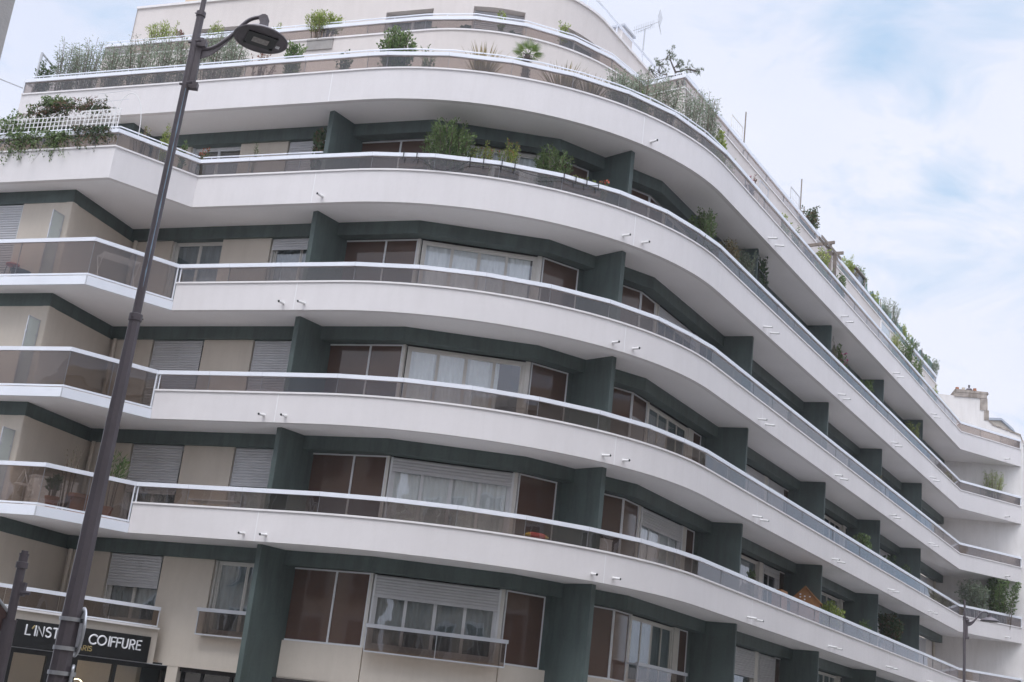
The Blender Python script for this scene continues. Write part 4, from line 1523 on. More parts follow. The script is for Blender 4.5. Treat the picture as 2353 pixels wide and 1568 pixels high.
def shrub(name, label, cat, x, y, floor, top, w, lmat, n=16, lpn=34, ll=.075, lw=.018, spread=.55, upright=.7, start=.35, kind='trough', stems=True, flower=None, nf=0, group=None, droop=0, low=.15, wy=None, fl=.035):
    """branching potted plant: shoots fan out from the pot, leaves sit along their outer part"""
    SEED[0] += 7
    r = random.Random(SEED[0])
    T = thing(name, label, cat, (x, y, floor), group)
    ll, lw, lpn, spread = ll * 1.22, lw * 1.45, int(lpn * 1.45), spread * 1.5
    ph = .34 if kind == 'trough' else (.30 if kind == 'round' else .02)
    if kind:
        pot(kind, T, x, y, floor + .002, min(.42, max(.16, w * .42)) if kind == 'trough' else .17, ph, atan2(DL[1], DL[0]) if x < -3 else (atan2(DR[1], DR[0]) if x > 4 else 0))
    base = Vector((x, y, floor + ph - .03))
    F, St, Fl = MB(), MB(), MB()
    Hh = top - base.z
    wy = wy or w
    for i in range(n):
        a = r.random() * 2 * pi
        q = sqrt(r.random())
        zt_ = base.z + Hh * (low + (1 - low) * (1 - (q * .75) ** 2.2 * r.random())) * r.uniform(.80, 1.0)
        tip = Vector((x + cos(a) * q * w * .5, y + sin(a) * q * wy * .42, zt_ - droop * q))
        b0 = base + Vector((cos(a) * .26 * w * q, sin(a) * .10 * q, 0))
        mid = b0.lerp(tip, .5) + Vector((-cos(a) * q * w * .10, 0, Hh * .08)) + rvec(r) * .06 * w
        pts = []
        for k in range(7):
            t = k / 6
            pts.append(b0 * (1 - t) ** 2 + mid * 2 * t * (1 - t) + tip * t * t)
        if stems:
            St.tube(pts, [.011 * (1 - .8 * k / 6) + .002 for k in range(7)], 5, cap=False)
        # side twigs carrying leaves
        for j in range(lpn):
            t = start + (1 - start) * (j + r.random()) / lpn
            p = b0 * (1 - t) ** 2 + mid * 2 * t * (1 - t) + tip * t * t
            ax = ((1 - t) * (mid - b0) + t * (tip - mid)).normalized()
            off_ = rvec(r)
            off_ = (off_ - ax * off_.dot(ax))
            p = p + off_ * spread * .16 * w * r.random() * (1.15 - t * .5)
            d = ax * upright + off_.normalized() * (1 - upright * .6) + Vector((0, 0, -.25 * r.random()))
            leaf(F, p, d, ll * r.uniform(.6, 1.15), lw * r.uniform(.7, 1.2), r)
        if flower and i < nf:
            for k in range(3):
                leaf(Fl, tip + rvec(r) * .03, rvec(r), fl, fl * .8, r)
    F.build('foliage', lmat, T)
    if stems:
        St.build('stem', m_stem, T, True)
    if flower:
        Fl.build('flower', flower, T)
    return T
F5, F6_, F4_, F3_, F2_, F1_ = H[4] + .27, 17.85, H[3] + .24, H[2] + .24, H[1] + .24, H[0] + .24
# olives along the left of the upper terrace
OL = [(-13.5, 32.89, 17.30, .95, 'leftmost spindly silver olive bush beside the leaning terrace frame'),
      (-12.84, 32.74, 17.40, .95, 'tall airy silver olive bush second from the left of the terrace row'),
      (-12.0, 32.32, 17.16, 1.0, 'rounded silver olive bush third from the left end of the terrace'),
      (-11.28, 32.26, 17.38, 1.0, 'full silver olive bush below the left end of the upper glass rail'),
      (-10.45, 31.73, 17.22, .95, 'dense grey green olive bush just left of the near lamp post'),
      (-9.75, 31.57, 17.26, .95, 'silver olive bush partly behind the near lamp post'),
      (-8.94, 31.16, 17.22, .95, 'loose silver olive bush under the lamp arm'),
      (-8.36, 31.04, 16.95, .75, 'small thin olive bush under the disc head of the lamp')]
for x, y, t, w_, lb in OL:
    shrub('olive_bush', lb, 'bush', x, y, F5, t, w_, l_olive, 34, 40, .078, .017, 1.15, .5, .28, group='silver olive bushes on the upper terrace', low=.35)
OR = [(2.04, 29.91, 16.78, .80, 'low silver olive bush right of the spiky bronze plants'),
      (2.72, 30.46, 17.20, .90, 'silver olive bush below the bend of the upper glass rail'),
      (3.37, 30.83, 17.22, .95, 'thick silver olive bush in front of the little pine'),
      (4.13, 31.58, 17.48, 1.0, 'tall silver olive bush right below the little pine'),
      (4.82, 32.49, 17.80, .80, 'feathery last silver olive bush at the right of its row')]
for x, y, t, w_, lb in OR:
    shrub('olive_bush', lb, 'bush', x, y, F5, t, w_, l_olive, 36, 42, .078, .017, 1.15, .5, .22, group='silver olive bushes on the upper terrace', low=.3)
sh = shrub
sh('leafy_shrub', 'dark green shrub inside the leaning frame at the terrace end', 'shrub', -14.18, 32.98, F5, 16.62, .62, l_dark, 18, 26, .07, .035)
sh('leafy_shrub', 'yellow green feathery shrub on the topmost left terrace', 'shrub', -11.85, 35.2, F6_, 19.58, 1.0, l_bright, 30, 34, .07, .02, low=.3)
sh('leafy_shrub', 'small rust red shrub beside the near lamp post at the top', 'shrub', -11.13, 34.87, F6_, 19.2, .32, l_red, 9, 26, .07, .025)
sh('leafy_shrub', 'small green shrub right of the lamp post on the topmost terrace', 'shrub', -10.02, 34.56, F6_, 19.34, .55, l_bright, 16, 28, .07, .02)
sh('leafy_shrub', 'thin sapling right of the lamp knuckle on the topmost terrace', 'sapling', -8.0, 33.69, F6_, 19.18, .26, l_bright, 6, 20, .06, .02)
sh('trailing_shrub', 'wide yellow green shrub spilling over the topmost glass rail', 'shrub', -6.45, 32.9, F6_, 19.17, 1.25, l_bright, 46, 34, .065, .026, low=.55, wy=.5)
sh('leafy_shrub', 'bright round leaved shrub right of the lamp disc', 'shrub', -6.61, 30.28, F5, 16.69, .58, l_green, 22, 32, .075, .038, low=.4)
sh('leafy_shrub', 'low reddish shrub under the lamp disc on the terrace', 'shrub', -7.44, 30.48, F5, 16.42, .75, l_red, 14, 16, .06, .025, low=.5, wy=.4)
sh('leafy_shrub', 'big rounded bright green shrub in the middle of the terrace', 'shrub', -3.83, 29.35, F5, 16.82, 1.0, l_green, 44, 40, .075, .04, low=.4)
sh('leafy_shrub', 'low dark shrub left of the big rounded green shrub', 'shrub', -5.17, 29.62, F5, 16.2, .5, l_dark, 14, 24, .06, .03, low=.5)
sh('leafy_shrub', 'small loose shrub right of the big rounded green shrub', 'shrub', -2.97, 28.98, F5, 16.3, .5, l_green, 8, 22, .06, .03, low=.4)
sh('leafy_shrub', 'little leafy sapling above the palm on the topmost rail', 'sapling', -1.32, 31.61, F6_, 19.1, .24, l_bright, 8, 22, .07, .03, kind='round')
sh('leafy_shrub', 'little upright sapling at the right bend of the topmost rail', 'sapling', .45, 32.03, F6_, 19.25, .3, l_bright, 7, 22, .07, .025, kind='round')
for k, (x, y, s) in enumerate(((-3.2, 32.0, .42), (-2.3, 31.7, .36), (-1.0, 31.7, .40), (.9, 32.5, .42), (1.4, 33.0, .4), (-4.4, 32.4, .45))):
    sh('potted_plant', ['small potted plant behind the topmost glass left of centre', 'low potted plant second behind the topmost glass', 'potted plant behind the topmost glass below the right window', 'potted plant behind the topmost glass at the bend', 'last potted plant behind the topmost bent glass', 'leftmost potted plant behind the topmost curved glass'][k], 'potted plant', x, y, F6_, 17.85 + .62 + s * .1, .5, l_dark, 12, 26, .06, .032, kind='round', group='pot plants behind the topmost glass')
sh('leafy_shrub', 'broad leaved yellow green shrub right of the olive row', 'shrub', 5.23, 32.94, F5, 16.85, .5, l_bright, 16, 26, .12, .05, low=.4)
sh('leafy_shrub', 'red flowered shrub behind the long right rail nearest the curve', 'shrub', 6.57, 34.88, F5, 16.5, .5, l_red, 14, 24, .06, .03, flower=l_pink, nf=6)
sh('leafy_shrub', 'small yellow shrub right of the white railing frame', 'shrub', 8.26, 37.53, F5, 16.75, .4, l_bright, 10, 22, .07, .03)
sh('leafy_shrub', 'small green shrub between the yellow shrub and the pergola', 'shrub', 8.85, 38.47, F5, 16.55, .4, l_green, 10, 22, .07, .03)
sh('climbing_plant', 'yellow green climber left of the wooden pergola', 'climbing plant', 10.42, 41.2, F5, 17.05, .55, l_bright, 20, 30, .085, .04, low=.4)
sh('climbing_plant', 'green climber hanging right of the wooden pergola', 'climbing plant', 11.5, 42.9, F5, 16.95, .5, l_green, 18, 30, .08, .035, low=.2)
sh('leafy_shrub', 'dense reddish green shrub under the tall bare pole', 'shrub', 10.67, 44.49, F6_, 20.1, .9, l_vine, 40, 36, .07, .035, low=.3)
sh('leafy_shrub', 'yellow green shrub on the top rail left of the striped hut', 'shrub', 13.2, 48.4, F6_, 19.75, .8, l_bright, 26, 34, .075, .03, low=.4)
sh('leafy_shrub', 'dry brown shrub against the striped hut', 'shrub', 13.75, 49.3, F6_, 19.65, .6, l_dry, 20, 30, .06, .025, low=.4)
sh('leafy_shrub', 'airy green shrub rising behind the striped hut', 'shrub', 14.4, 50.5, F6_, 20.3, .7, l_green, 22, 26, .10, .03, low=.3)
sh('leafy_shrub', 'round feathery bush above the green netting', 'bush', 16.9, 54.3, F6_, 20.35, .95, l_olive, 34, 36, .07, .02, low=.45)
sh('grass_clump', 'yellow grass clump right of the white screen', 'grass', 15.75, 49.6, F5, 17.1, .6, l_bright, 26, 20, .16, .014, low=.5)
sh('leafy_shrub', 'green leafy shrub on the long rail right of the grass clump', 'shrub', 16.75, 51.2, F5, 17.55, .75, l_green, 26, 32, .085, .04, low=.3)
sh('leafy_shrub', 'drooping green plant further right on the long rail', 'shrub', 17.6, 52.5, F5, 17.1, .7, l_green, 16, 26, .11, .03, low=.4)
sh('leafy_shrub', 'low yellow plant near the right end of the long rail', 'shrub', 19.0, 54.7, F5, 16.6, .7, l_bright, 14, 22, .07, .03, low=.5)
for k, (t_, hh, ww, lm, lb) in enumerate((
        (8.9, 16.35, .45, l_bright, 'wisp of yellow weeds just right of the broad leaved yellow shrub'),
        (13.4, 16.45, .5, l_bright, 'thin yellow weeds left of the pergola climber'),
        (22.6, 16.5, .6, l_green, 'green weeds between the white screen and the pergola'),
        (33.5, 16.5, .7, l_bright, 'low yellow weeds two thirds along the terrace rail'),
        (36.0, 16.45, .6, l_green, 'last low green weeds before the terrace rail ends'))):
    p = at(conc(.5, -14, 40), 8.9 + t_)
    sh('weed_tuft', lb, 'weeds', p[0], p[1], F5, hh, ww, lm, 9, 18, .075, .022, low=.55)
# spiky bronze flax and the palm
def flax(label, x, y, floor, top, w, n=44):
    SEED[0] += 5
    r = random.Random(SEED[0])
    T = thing('flax_plant', label, 'plant', (x, y, floor), 'spiky bronze flax plants')
    pot('trough', T, x, y, floor, .3)
    b = MB()
    for i in range(n):
        a = r.random() * 2 * pi
        out = w * .5 * r.uniform(.15, 1.15)
        hh = (top - floor - .3) * r.uniform(.72, 1.0) * (1 - .25 * (out / (w * .6)) ** 2)
        p0 = Vector((x + .05 * cos(a), y + .05 * sin(a), floor + .3))
        p2 = p0 + Vector((cos(a) * out, sin(a) * out * .8, hh))
        p1 = p0 + Vector((cos(a) * out * .25, sin(a) * out * .2, hh * .62))
        side = Vector((-sin(a), cos(a), 0)) * .5 + Vector((cos(a), sin(a), 0)) * r.uniform(-.4, .4)
        side.normalize()
        vs = []
        for k in range(6):
            t = k / 5
            p = p0 * (1 - t) ** 2 + p1 * 2 * t * (1 - t) + p2 * t * t
            wd = .024 * (1 - t ** 2.2) + .001
            vs += [p - side * wd, p + side * wd]
        b.add(vs, [(2 * k, 2 * k + 1, 2 * k + 3, 2 * k + 2) for k in range(5)])
    b.build('blade', l_phorm, T)
flax('spiky bronze flax plant left of the little palm', -1.54, 29.05, F5, 16.60, 1.35, 130)
flax('spiky bronze flax plant right of the little palm', .55, 29.4, F5, 16.50, 1.4, 130)
flax('low spiky bronze flax plant beside the first right olive', 1.25, 29.7, F5, 16.42, 1.2, 100)
PT = thing('palm', 'small fan palm with shaggy trunk behind the curved rail', 'palm', (-.45, 29.15, F5))
pot('round', PT, -.45, 29.15, F5, .2, .32)
f = MB()
f.tube([(-.45, 29.15, F5 + .3), (-.46, 29.15, F5 + .9), (-.44, 29.14, 16.40)], [.085, .10, .075], 12)
r = random.Random(5)
for i in range(240):
    a, z = r.random() * 2 * pi, r.uniform(F5 + .35, 16.42)
    p = Vector((-.45 + .09 * cos(a), 29.15 + .09 * sin(a), z))
    leaf(f, p, Vector((cos(a), sin(a), 1.0)), .07, .03, r)
f.build('trunk', m_pinebark, PT)
f = MB()
for i in range(15):
    a = i * 2.4
    el = .95 - (i / 15) * 1.15
    d = Vector((cos(a) * cos(el), sin(a) * cos(el), sin(el)))
    o = Vector((-.44, 29.14, 16.42))
    hub = o + d * .17
    s1 = d.cross(Vector((0, 0, 1)))
    s1 = s1.normalized() if s1.length > .05 else Vector((1, 0, 0))
    f.tube([o, hub], .006, 5)
    for k in range(15):
        b_ = -1.25 + 2.5 * k / 14
        dd = (d * cos(b_) + s1 * sin(b_)).normalized()
        L = .33 * (1 - .25 * abs(b_))
        tp = hub + dd * L + Vector((0, 0, -.05 * abs(b_)))
        nn = dd.cross(d.cross(s1)).normalized()
        f.add([hub, hub + dd * L * .55 + nn * .011, tp, hub + dd * L * .55 - nn * .011], [(0, 1, 2, 3)])
f.build('palm_frond', l_palm, PT)
# the little pine on the topmost terrace
PN = thing('pine_tree', 'small windswept pine against the sky on the topmost terrace', 'pine', (4.11, 34.44, F6_))
pot('round', PN, 4.11, 34.44, F6_, .25, .4)
def K(du, dv, dy=0):
    m = .00192
    return Vector((4.11 + m * (du * .993 + dv * .115), 34.44 + dy, 18.95 + m * (du * .115 - dv * .993)))
f, nd = MB(), MB()
r = random.Random(12)
def limb(pts, r0, r1):
    n = len(pts)
    f.tube(pts, [r0 + (r1 - r0) * i / (n - 1) for i in range(n)], 7)
limb([Vector((4.11, 34.44, F6_ + .3)), K(0, 0), K(-25, -150), K(-30, -240), K(-70, -350), K(-105, -460), K(-75, -530)], .05, .012)
tufts = []
def branch(a, mids, r0, ends):
    limb([a] + mids, r0, .008)
    tufts.extend(mids[-1:])
    for e in ends:
        limb([mids[-1] if r.random() < .5 else mids[max(0, len(mids) - 2)], e], .009, .005)
        tufts.append(e)
def E(*l): return [K(du, dv, r.uniform(-.22, .22)) for du, dv in l]
branch(K(-25, -150), E((-120, -165), (-230, -160), (-340, -140), (-420, -190), (-450, -230)), .03, E((-430, -260), (-400, -205), (-470, -240), (-330, -110), (-260, -120), (-180, -100), (-230, -70), (-130, -90)))
branch(K(-120, -160), E((-200, -180), (-270, -250), (-300, -300)), .02, E((-320, -320), (-290, -260), (-240, -340), (-250, -290), (-190, -250), (-200, -310), (-150, -320), (-160, -260)))
branch(K(-30, -235), E((60, -240), (150, -275), (250, -285), (340, -250)), .028, E((120, -300), (180, -320), (210, -340), (260, -310), (300, -290), (350, -270), (390, -270), (330, -220), (150, -250), (70, -300), (120, -170)))
branch(K(-50, -300), E((0, -350), (40, -370)), .018, E((-10, -380), (40, -400), (70, -370), (20, -340), (90, -340)))
branch(K(-105, -450), E((-200, -430), (-310, -400)), .01, E((-320, -420), (-330, -380)))
branch(K(-95, -490), E((-130, -500), (-150, -520)), .012, E((-140, -540), (-110, -520), (-60, -560), (-30, -530), (-70, -580), (-100, -480), (-60, -500)))
branch(K(-20, -120), E((20, -150), (40, -180)), .014, E((50, -150), (20, -110), (90, -70), (80, -40), (100, -20), (-40, -70), (-100, -90), (-70, -60)))
for t in tufts:
    for k in range(4):
        c = t + rvec(r) * .085
        ax = (rvec(r) + Vector((0, 0, .6))).normalized()
        for j in range(26):
            d = (ax * .7 + rvec(r)).normalized()
            L = r.uniform(.06, .105)
            s = d.orthogonal().normalized() * .0055
            nd.add([c - s, c + s, c + d * L], [(0, 1, 2)])
f.build('trunk', m_pinebark, PN, True)
nd.build('crown', l_pine, PN)

# balcony of the fourth floor (band four)
sh('leafy_shrub', 'big upright green oleander on the curved balcony', 'shrub', -2.1, 28.95, F4_, 14.15, 1.4, l_green, 64, 46, .09, .026, low=.5, upright=.75)
sh('flowering_plant', 'left red flowered salvia between the two balcony shrubs', 'flowers', -1.32, 28.93, F4_, 13.80, .7, l_bright, 22, 34, .055, .022, flower=l_redfl, nf=14, low=.45, group='red flowered salvias')
sh('flowering_plant', 'right red flowered salvia next to the olive shrub', 'flowers', -.59, 28.99, F4_, 13.85, .7, l_bright, 22, 34, .055, .022, flower=l_redfl, nf=14, low=.45, group='red flowered salvias')
sh('leafy_shrub', 'rounded grey green shrub right of the salvias', 'shrub', .54, 29.22, F4_, 14.02, 1.0, l_green, 46, 44, .065, .03, low=.45)
sh('flowering_plant', 'low yellow green sedum by the balcony rail', 'flowers', 1.3, 29.25, F4_, 13.30, .6, l_bright, 18, 26, .05, .03, low=.7, wy=.3)
sh('flowering_plant', 'dry orange flower heads at the end of the balcony rail', 'flowers', 1.85, 29.5, F4_, 13.48, .3, l_green, 9, 18, .05, .02, flower=l_orange, nf=9, low=.7, fl=.07)
sh('leafy_shrub', 'tall green shrub at the right bend of the fourth balcony', 'shrub', 4.85, 32.4, F4_, 14.18, .85, l_green, 38, 40, .065, .03, low=.4)
sh('leafy_shrub', 'dry beige shrub in the middle of the right balcony row', 'shrub', 5.85, 34.0, F4_, 14.05, .8, l_dry, 30, 34, .06, .03, low=.4)
sh('leafy_shrub', 'grey green olive shrub beside the dark fin', 'shrub', 6.6, 35.2, F4_, 14.25, .75, l_olive, 32, 38, .07, .022, low=.4)
sh('climbing_plant', 'dark ivy on the right face of the fin', 'climbing plant', 7.3, 36.4, F4_, 14.55, .55, l_dark, 22, 34, .08, .05, low=.3)
sh('leafy_shrub', 'tall lime green weed left of the near lamp post', 'weed', -9.5, 30.3, F4_, 13.85, .32, l_bright, 10, 30, .075, .018, low=.5)
sh('leafy_shrub', 'leafy stalk just right of the near lamp post', 'weed', -9.05, 30.6, F4_, 13.68, .25, l_green, 5, 26, .09, .03, low=.6)
sh('flowering_plant', 'wispy dry flower stems near the trellis corner', 'flowers', -9.97, 29.85, F4_, 13.52, .5, l_dry, 14, 16, .03, .012, flower=l_bright, nf=10, low=.5)
sh('flowering_plant', 'rust coloured flower heads by the inner corner of the rail', 'flowers', -8.55, 30.85, F4_, 13.62, .35, l_green, 9, 16, .05, .02, flower=l_orange, nf=8, low=.6, fl=.06)
sh('leafy_shrub', 'thin single stalk in the middle of the left rail', 'weed', -7.18, 30.38, F4_, 13.75, .14, l_green, 3, 24, .06, .018, low=.7)
sh('climbing_plant', 'ivy climbing the outer edge of the left fin', 'climbing plant', -5.5, 30.0, F4_, 14.2, .38, l_vine, 14, 34, .08, .05, low=.3)
sh('leafy_shrub', 'green climber on the lattice beside the pink flowers', 'climbing plant', 11.6, 43.1, F4_, 14.4, .4, l_green, 14, 26, .08, .04, low=.2)
sh('flowering_plant', 'bright pink flowers by the rail of the right balcony', 'flowers', 11.85, 43.3, F4_, 13.95, .5, l_green, 16, 22, .06, .03, flower=l_pink, nf=14, low=.5, fl=.09)
sh('leafy_shrub', 'bushy green shrub left of the terracotta pot', 'shrub', 13.36, 45.8, F4_, 13.95, .75, l_green, 30, 36, .07, .035, low=.4)
sh('leafy_shrub', 'feathery yellow shrub by the second last fin', 'shrub', 17.3, 52.2, F4_, 14.1, .95, l_bright, 28, 34, .07, .02, low=.5)
sh('leafy_shrub', 'wispy bamboo grass at the far right balcony end', 'grass', 23.7, 59.45, F4_, 14.2, 1.2, l_bright, 26, 28, .10, .016, low=.35)
# lower balconies
sh('flowering_plant', 'dried brown hydrangea on the right of the third balcony', 'flowers', 14.64, 47.95, F3_, 10.88, .45, l_dry, 16, 26, .05, .04, low=.6)
sh('leafy_shrub', 'spreading green plant over the second balcony rail', 'plant', 13.38, 45.6, F2_, 7.92, .85, l_green, 24, 30, .085, .04, low=.5)
sh('leafy_shrub', 'small plant half hidden behind glass on the second balcony', 'plant', 15.4, 48.8, F2_, 7.75, .6, l_dark, 16, 28, .07, .035, low=.4)
sh('leafy_shrub', 'second small plant behind glass near the last fin', 'plant', 16.6, 50.7, F2_, 7.75, .6, l_dark, 16, 28, .07, .035, low=.4)
sh('potted_tree', 'round headed potted tree on the lower right balcony', 'tree', 22.55, 58.75, F2_, 8.72, 1.35, l_olive, 40, 34, .10, .045, low=.55, kind='round', upright=.4, spread=.8)
sh('potted_tree', 'taller bright green potted tree at the right wall', 'tree', 24.1, 59.35, F2_, 9.25, 1.9, l_green, 24, 46, .12, .06, low=.3, kind='round', upright=.4, spread=.42, start=.3)
sh('leafy_shrub', 'drooping yellow green plant right of the wooden cat house', 'plant', 11.71, 43.0, F1_, 5.2, .95, l_bright, 30, 32, .09, .03, low=.5, droop=.15)
sh('leafy_shrub', 'small spiky plant in front of the fin on the first balcony', 'plant', 13.77, 46.2, F1_, 4.92, .45, l_green, 12, 24, .10, .025, low=.5)
sh('hanging_plant', 'large dark red and green plant between the last fins', 'plant', 15.9, 49.95, F1_, 5.75, 1.0, l_vine, 46, 44, .10, .045, low=.3, flower=l_orange, nf=14)
sh('leafy_shrub', 'little green plant against the window on the first balcony', 'plant', 7.96, 38.2, F1_, 5.25, .35, l_green, 10, 22, .07, .04, low=.6, kind='round')
# left first-floor balcony: bare stems, bamboo, pots
sh('bamboo_plant', 'bright green bamboo behind the near lamp post', 'bamboo', -9.2, 30.5, F1_, 5.2, 1.0, l_green, 9, 16, .16, .026, low=.45, kind='round', start=.5)
sh('bare_plant', 'dry bare branched plant on the left glass balcony', 'plant', -10.0, 30.0, F1_, 5.15, .8, l_dry, 12, 5, .05, .015, low=.6, kind=None)
sh('leafy_shrub', 'small leafy plant in a dark pot on the left glass balcony', 'plant', -10.25, 29.75, F1_, 4.35, .45, l_dark, 12, 18, .09, .03, low=.5, kind='round')
f = MB()
f.lathe((-9.78, 30.15, F1_ + .01), [(.19, 0), (.27, .36), (.30, .37), (.30, .46), (.26, .46), (.25, .40), (.01, .40)], 28)
tag(f.build('terracotta_pot', m_terra, None, True), 'large terracotta pot behind the left balcony glass', 'pot')
f = MB()
f.lathe((14.05, 47.05, H[3] + 1.26), [(.07, 0), (.11, .14), (.125, .14), (.125, .19), (.10, .19), (.01, .17)], 20)
tag(f.build('terracotta_pot', m_terra, None, True), 'small terracotta pot on the rail in front of a fin', 'pot')

# trellis with vine on the left of band four
TR = thing('trellis', 'white wooden lattice with arched hoops above the left balcony', 'trellis', (-12.0, 30.0, H[3] + 1.3))
to = (-15.6, 31.36); tu = DL; tw = NL
f = MB()
def tz(s): return H[3] + 1.36
Lt = 5.45
for i in range(int(Lt / .132) + 1):
    f.obox(to, tu, tw, i * .132, i * .132 + .022, -.008, .008, H[3] + 1.36, H[3] + 1.92 + (.12 if i > 31 else 0))
for k in range(5):
    f.obox(to, tu, tw, 0, Lt, .0085, .02, H[3] + 1.40 + k * .125, H[3] + 1.42 + k * .125)
f.obox(to, tu, tw, 4.2, Lt, .0085, .02, H[3] + 2.02, H[3] + 2.045)
f.build('lattice', m_pvc, TR)
for s0, s1, top_ in ((4.35, 5.0, 2.52), (5.2, 5.75, 2.6), (.4, 1.1, 2.5)):
    f = MB()
    pts = []
    for k in range(15):
        t = k / 14
        s = s0 + (s1 - s0) * (.5 - .5 * cos(pi * t))
        z = H[3] + 1.36 + (top_ - 1.36) * sin(pi * t) ** .6
        pts.append((to[0] + tu[0] * s + tw[0] * (.03 + .45 * t), to[1] + tu[1] * s + tw[1] * (.03 + .45 * t), z))
    f.tube(pts, .011, 6)
    f.build('hoop', m_pvc, TR, True)
f = MB()
for z in (2.25, 2.5):
    f.tube([(to[0] + tu[0] * 4.6, to[1] + tu[1] * 4.6, H[3] + z), (to[0] + tu[0] * 5.6, to[1] + tu[1] * 5.6, H[3] + z + .04)], .005, 5)
f.build('tie_wire', m_alu_grey, TR)
def vine(label, pts, n, w, mat, ll=.075, lw=.04, drop=.0, group='vines on the white trellis'):
    SEED[0] += 3
    r = random.Random(SEED[0])
    T = thing('vine', label, 'vine', pts[0], group)
    St, F = MB(), MB()
    for i in range(n):
        k = r.random() * (len(pts) - 1)
        a = Vector(lerp(pts[int(k)], pts[min(len(pts) - 1, int(k) + 1)], k - int(k)))
        dirv = (rvec(r) + Vector((DL[0], DL[1], 0)) * r.uniform(-1.2, 1.2)) * w
        dirv.z = dirv.z * .8 - drop * r.random()
        dirv.y *= .5
        b_ = a + dirv
        m = a.lerp(b_, .5) + Vector((0, 0, .12 * r.random()))
        P = [a * (1 - t) ** 2 + m * 2 * t * (1 - t) + b_ * t * t for t in (0, .25, .5, .75, 1)]
        St.tube(P, [.006, .005, .004, .003, .002], 4, cap=False)
        for j in range(26):
            t = r.random()
            p = a * (1 - t) ** 2 + m * 2 * t * (1 - t) + b_ * t * t
            leaf(F, p + rvec(r) * .05, rvec(r) + Vector((0, 0, -.5)), ll * r.uniform(.6, 1.2), lw * r.uniform(.7, 1.2), r)
    F.build('foliage', mat, T)
    St.build('stem', m_stem, T, True)
z4r = H[3] + 1.3
vine('dense green vine at the left end of the trellis', [(-14.6, 31.2, z4r + .2), (-13.2, 30.65, z4r + .6), (-12.9, 30.5, z4r + .1)], 150, .72, l_green, .085, .05)
vine('reddish brown vine sprawling over the trellis hoops', [(-13.4, 30.75, z4r + .85), (-12.2, 30.3, z4r + .95), (-10.9, 29.8, z4r + .9)], 90, .48, l_vine, .065, .034)
vine('bright green vine tips above the trellis middle', [(-12.9, 30.5, z4r + 1.1), (-12.3, 30.3, z4r + 1.1)], 40, .36, l_green)
vine('green vine hanging down over the left balcony glass', [(-13.6, 30.33, z4r + .05), (-12.4, 29.88, z4r), (-11.9, 29.68, z4r)], 95, .34, l_green, drop=.85)
vine('loose brown vine strands above the lattice', [(-13.0, 30.6, z4r + .9), (-11.4, 30.0, z4r + 1.0)], 34, .5, l_red, .05, .024)
vine('short green vine hanging over the glass near the corner', [(-11.5, 29.53, z4r + .1), (-10.7, 29.22, z4r + .1)], 40, .26, l_vine, drop=.55)

# ================================================================== THINGS ON THE BALCONIES AND ROOF
# roof aerial
AN = thing('tv_antenna', 'white roof antenna on a mast at the top of the building', 'antenna', (3.26, 38.12, 20.75))
f = MB(); f.tube([(3.26, 38.12, 20.76), (3.28, 38.12, 22.98)], .022, 8); f.build('mast', m_galv, AN, True)
def Q(du, dv, dy=0):
    m = .00208
    return Vector((3.28 + m * (du * .993 + dv * .115), 38.12 + dy, 22.95 + m * (du * .115 - dv * .993)))
f = MB()
f.tube([Q(-195, 30), Q(60, -70), Q(240, -145)], .011, 6)
f.tube([Q(-120, 50), Q(0, 0), Q(90, -45), Q(120, -85)], .010, 6)
for i in range(12):
    c = Q(-170 + i * 29, 20 - i * 11.6)
    f.tube([c + Vector((-.03, -.17, .045)), c + Vector((.035, .17, -.06))], .0045, 5)
f.build('boom', m_galv, AN, True)
f = MB()
for sgn in (-1, 1):
    for k in range(6):
        t = k / 5
        a = Q(205 + 25 * t, -140) + Vector((.0, -.20, .04 + sgn * (.05 + .26 * t)))
        b_ = a + Vector((.14 * (1), .40, -.10))
        f.tube([a, b_], .005, 5)
    f.tube([Q(205, -140) + Vector((0, -.2, .04 + sgn * .05)), Q(230, -140) + Vector((0, -.2, .04 + sgn * .31))], .008, 5)
f.build('reflector', m_galv, AN, True)

def picket(label, x, y, z0, z1, r=.022, lean=.02):
    f = MB(); f.tube([(x, y, z0), (x + lean, y, z1)], r, 6)
    return tag(f.build('wooden_pole', m_wood, None, True), label, 'pole', 'bare wooden poles on the top terrace')
picket('bare wooden pole beside the small wire screen', 7.06, 39.15, F6_, 20.83)
picket('bare wooden pole above the reddish shrub', 10.28, 44.28, F6_, 21.0)
def screen(label, a, b_, z0, z1, mat=None, wires=6, name='wire_screen', cat='screen'):
    T = thing(name, label, cat, (a[0], a[1], z0))
    L, u, w = frame2(a, b_)
    f = MB()
    for s in (0, L - .025):
        f.obox(a, u, w, s, s + .025, 0, .025, z0, z1)
    f.obox(a, u, w, .025, L - .025, 0, .025, z1 - .03, z1)
    f.build('frame', mat or m_pvc, T)
    f = MB()
    for i in range(1, wires):
        f.tube([(a[0] + u[0] * L * i / wires, a[1] + u[1] * L * i / wires, z0), (a[0] + u[0] * L * i / wires, a[1] + u[1] * L * i / wires, z1 - .02)], .004, 4)
        z = z0 + (z1 - z0) * i / wires
        f.tube([(a[0], a[1], z), (b_[0], b_[1], z)], .004, 4)
    f.build('wire_mesh', mat or m_pvc, T)
    return T
screen('white wire screen beside the first bare pole', (6.45, 38.2), (7.0, 39.06), F6_, 20.2)
screen('grey wire screen above the reddish shrub', (9.7, 43.35), (10.24, 44.2), F6_, 20.22, m_alu_grey)
screen('small grey railing frame on the long terrace rail', (7.05, 35.84), (7.46, 36.46), F5, 16.82, m_alu_grey, 3)
FR = thing('leaning_frame', 'leaning grey metal frame at the left end of the terrace', 'frame', (-14.37, 33.0, F5))
f = MB()
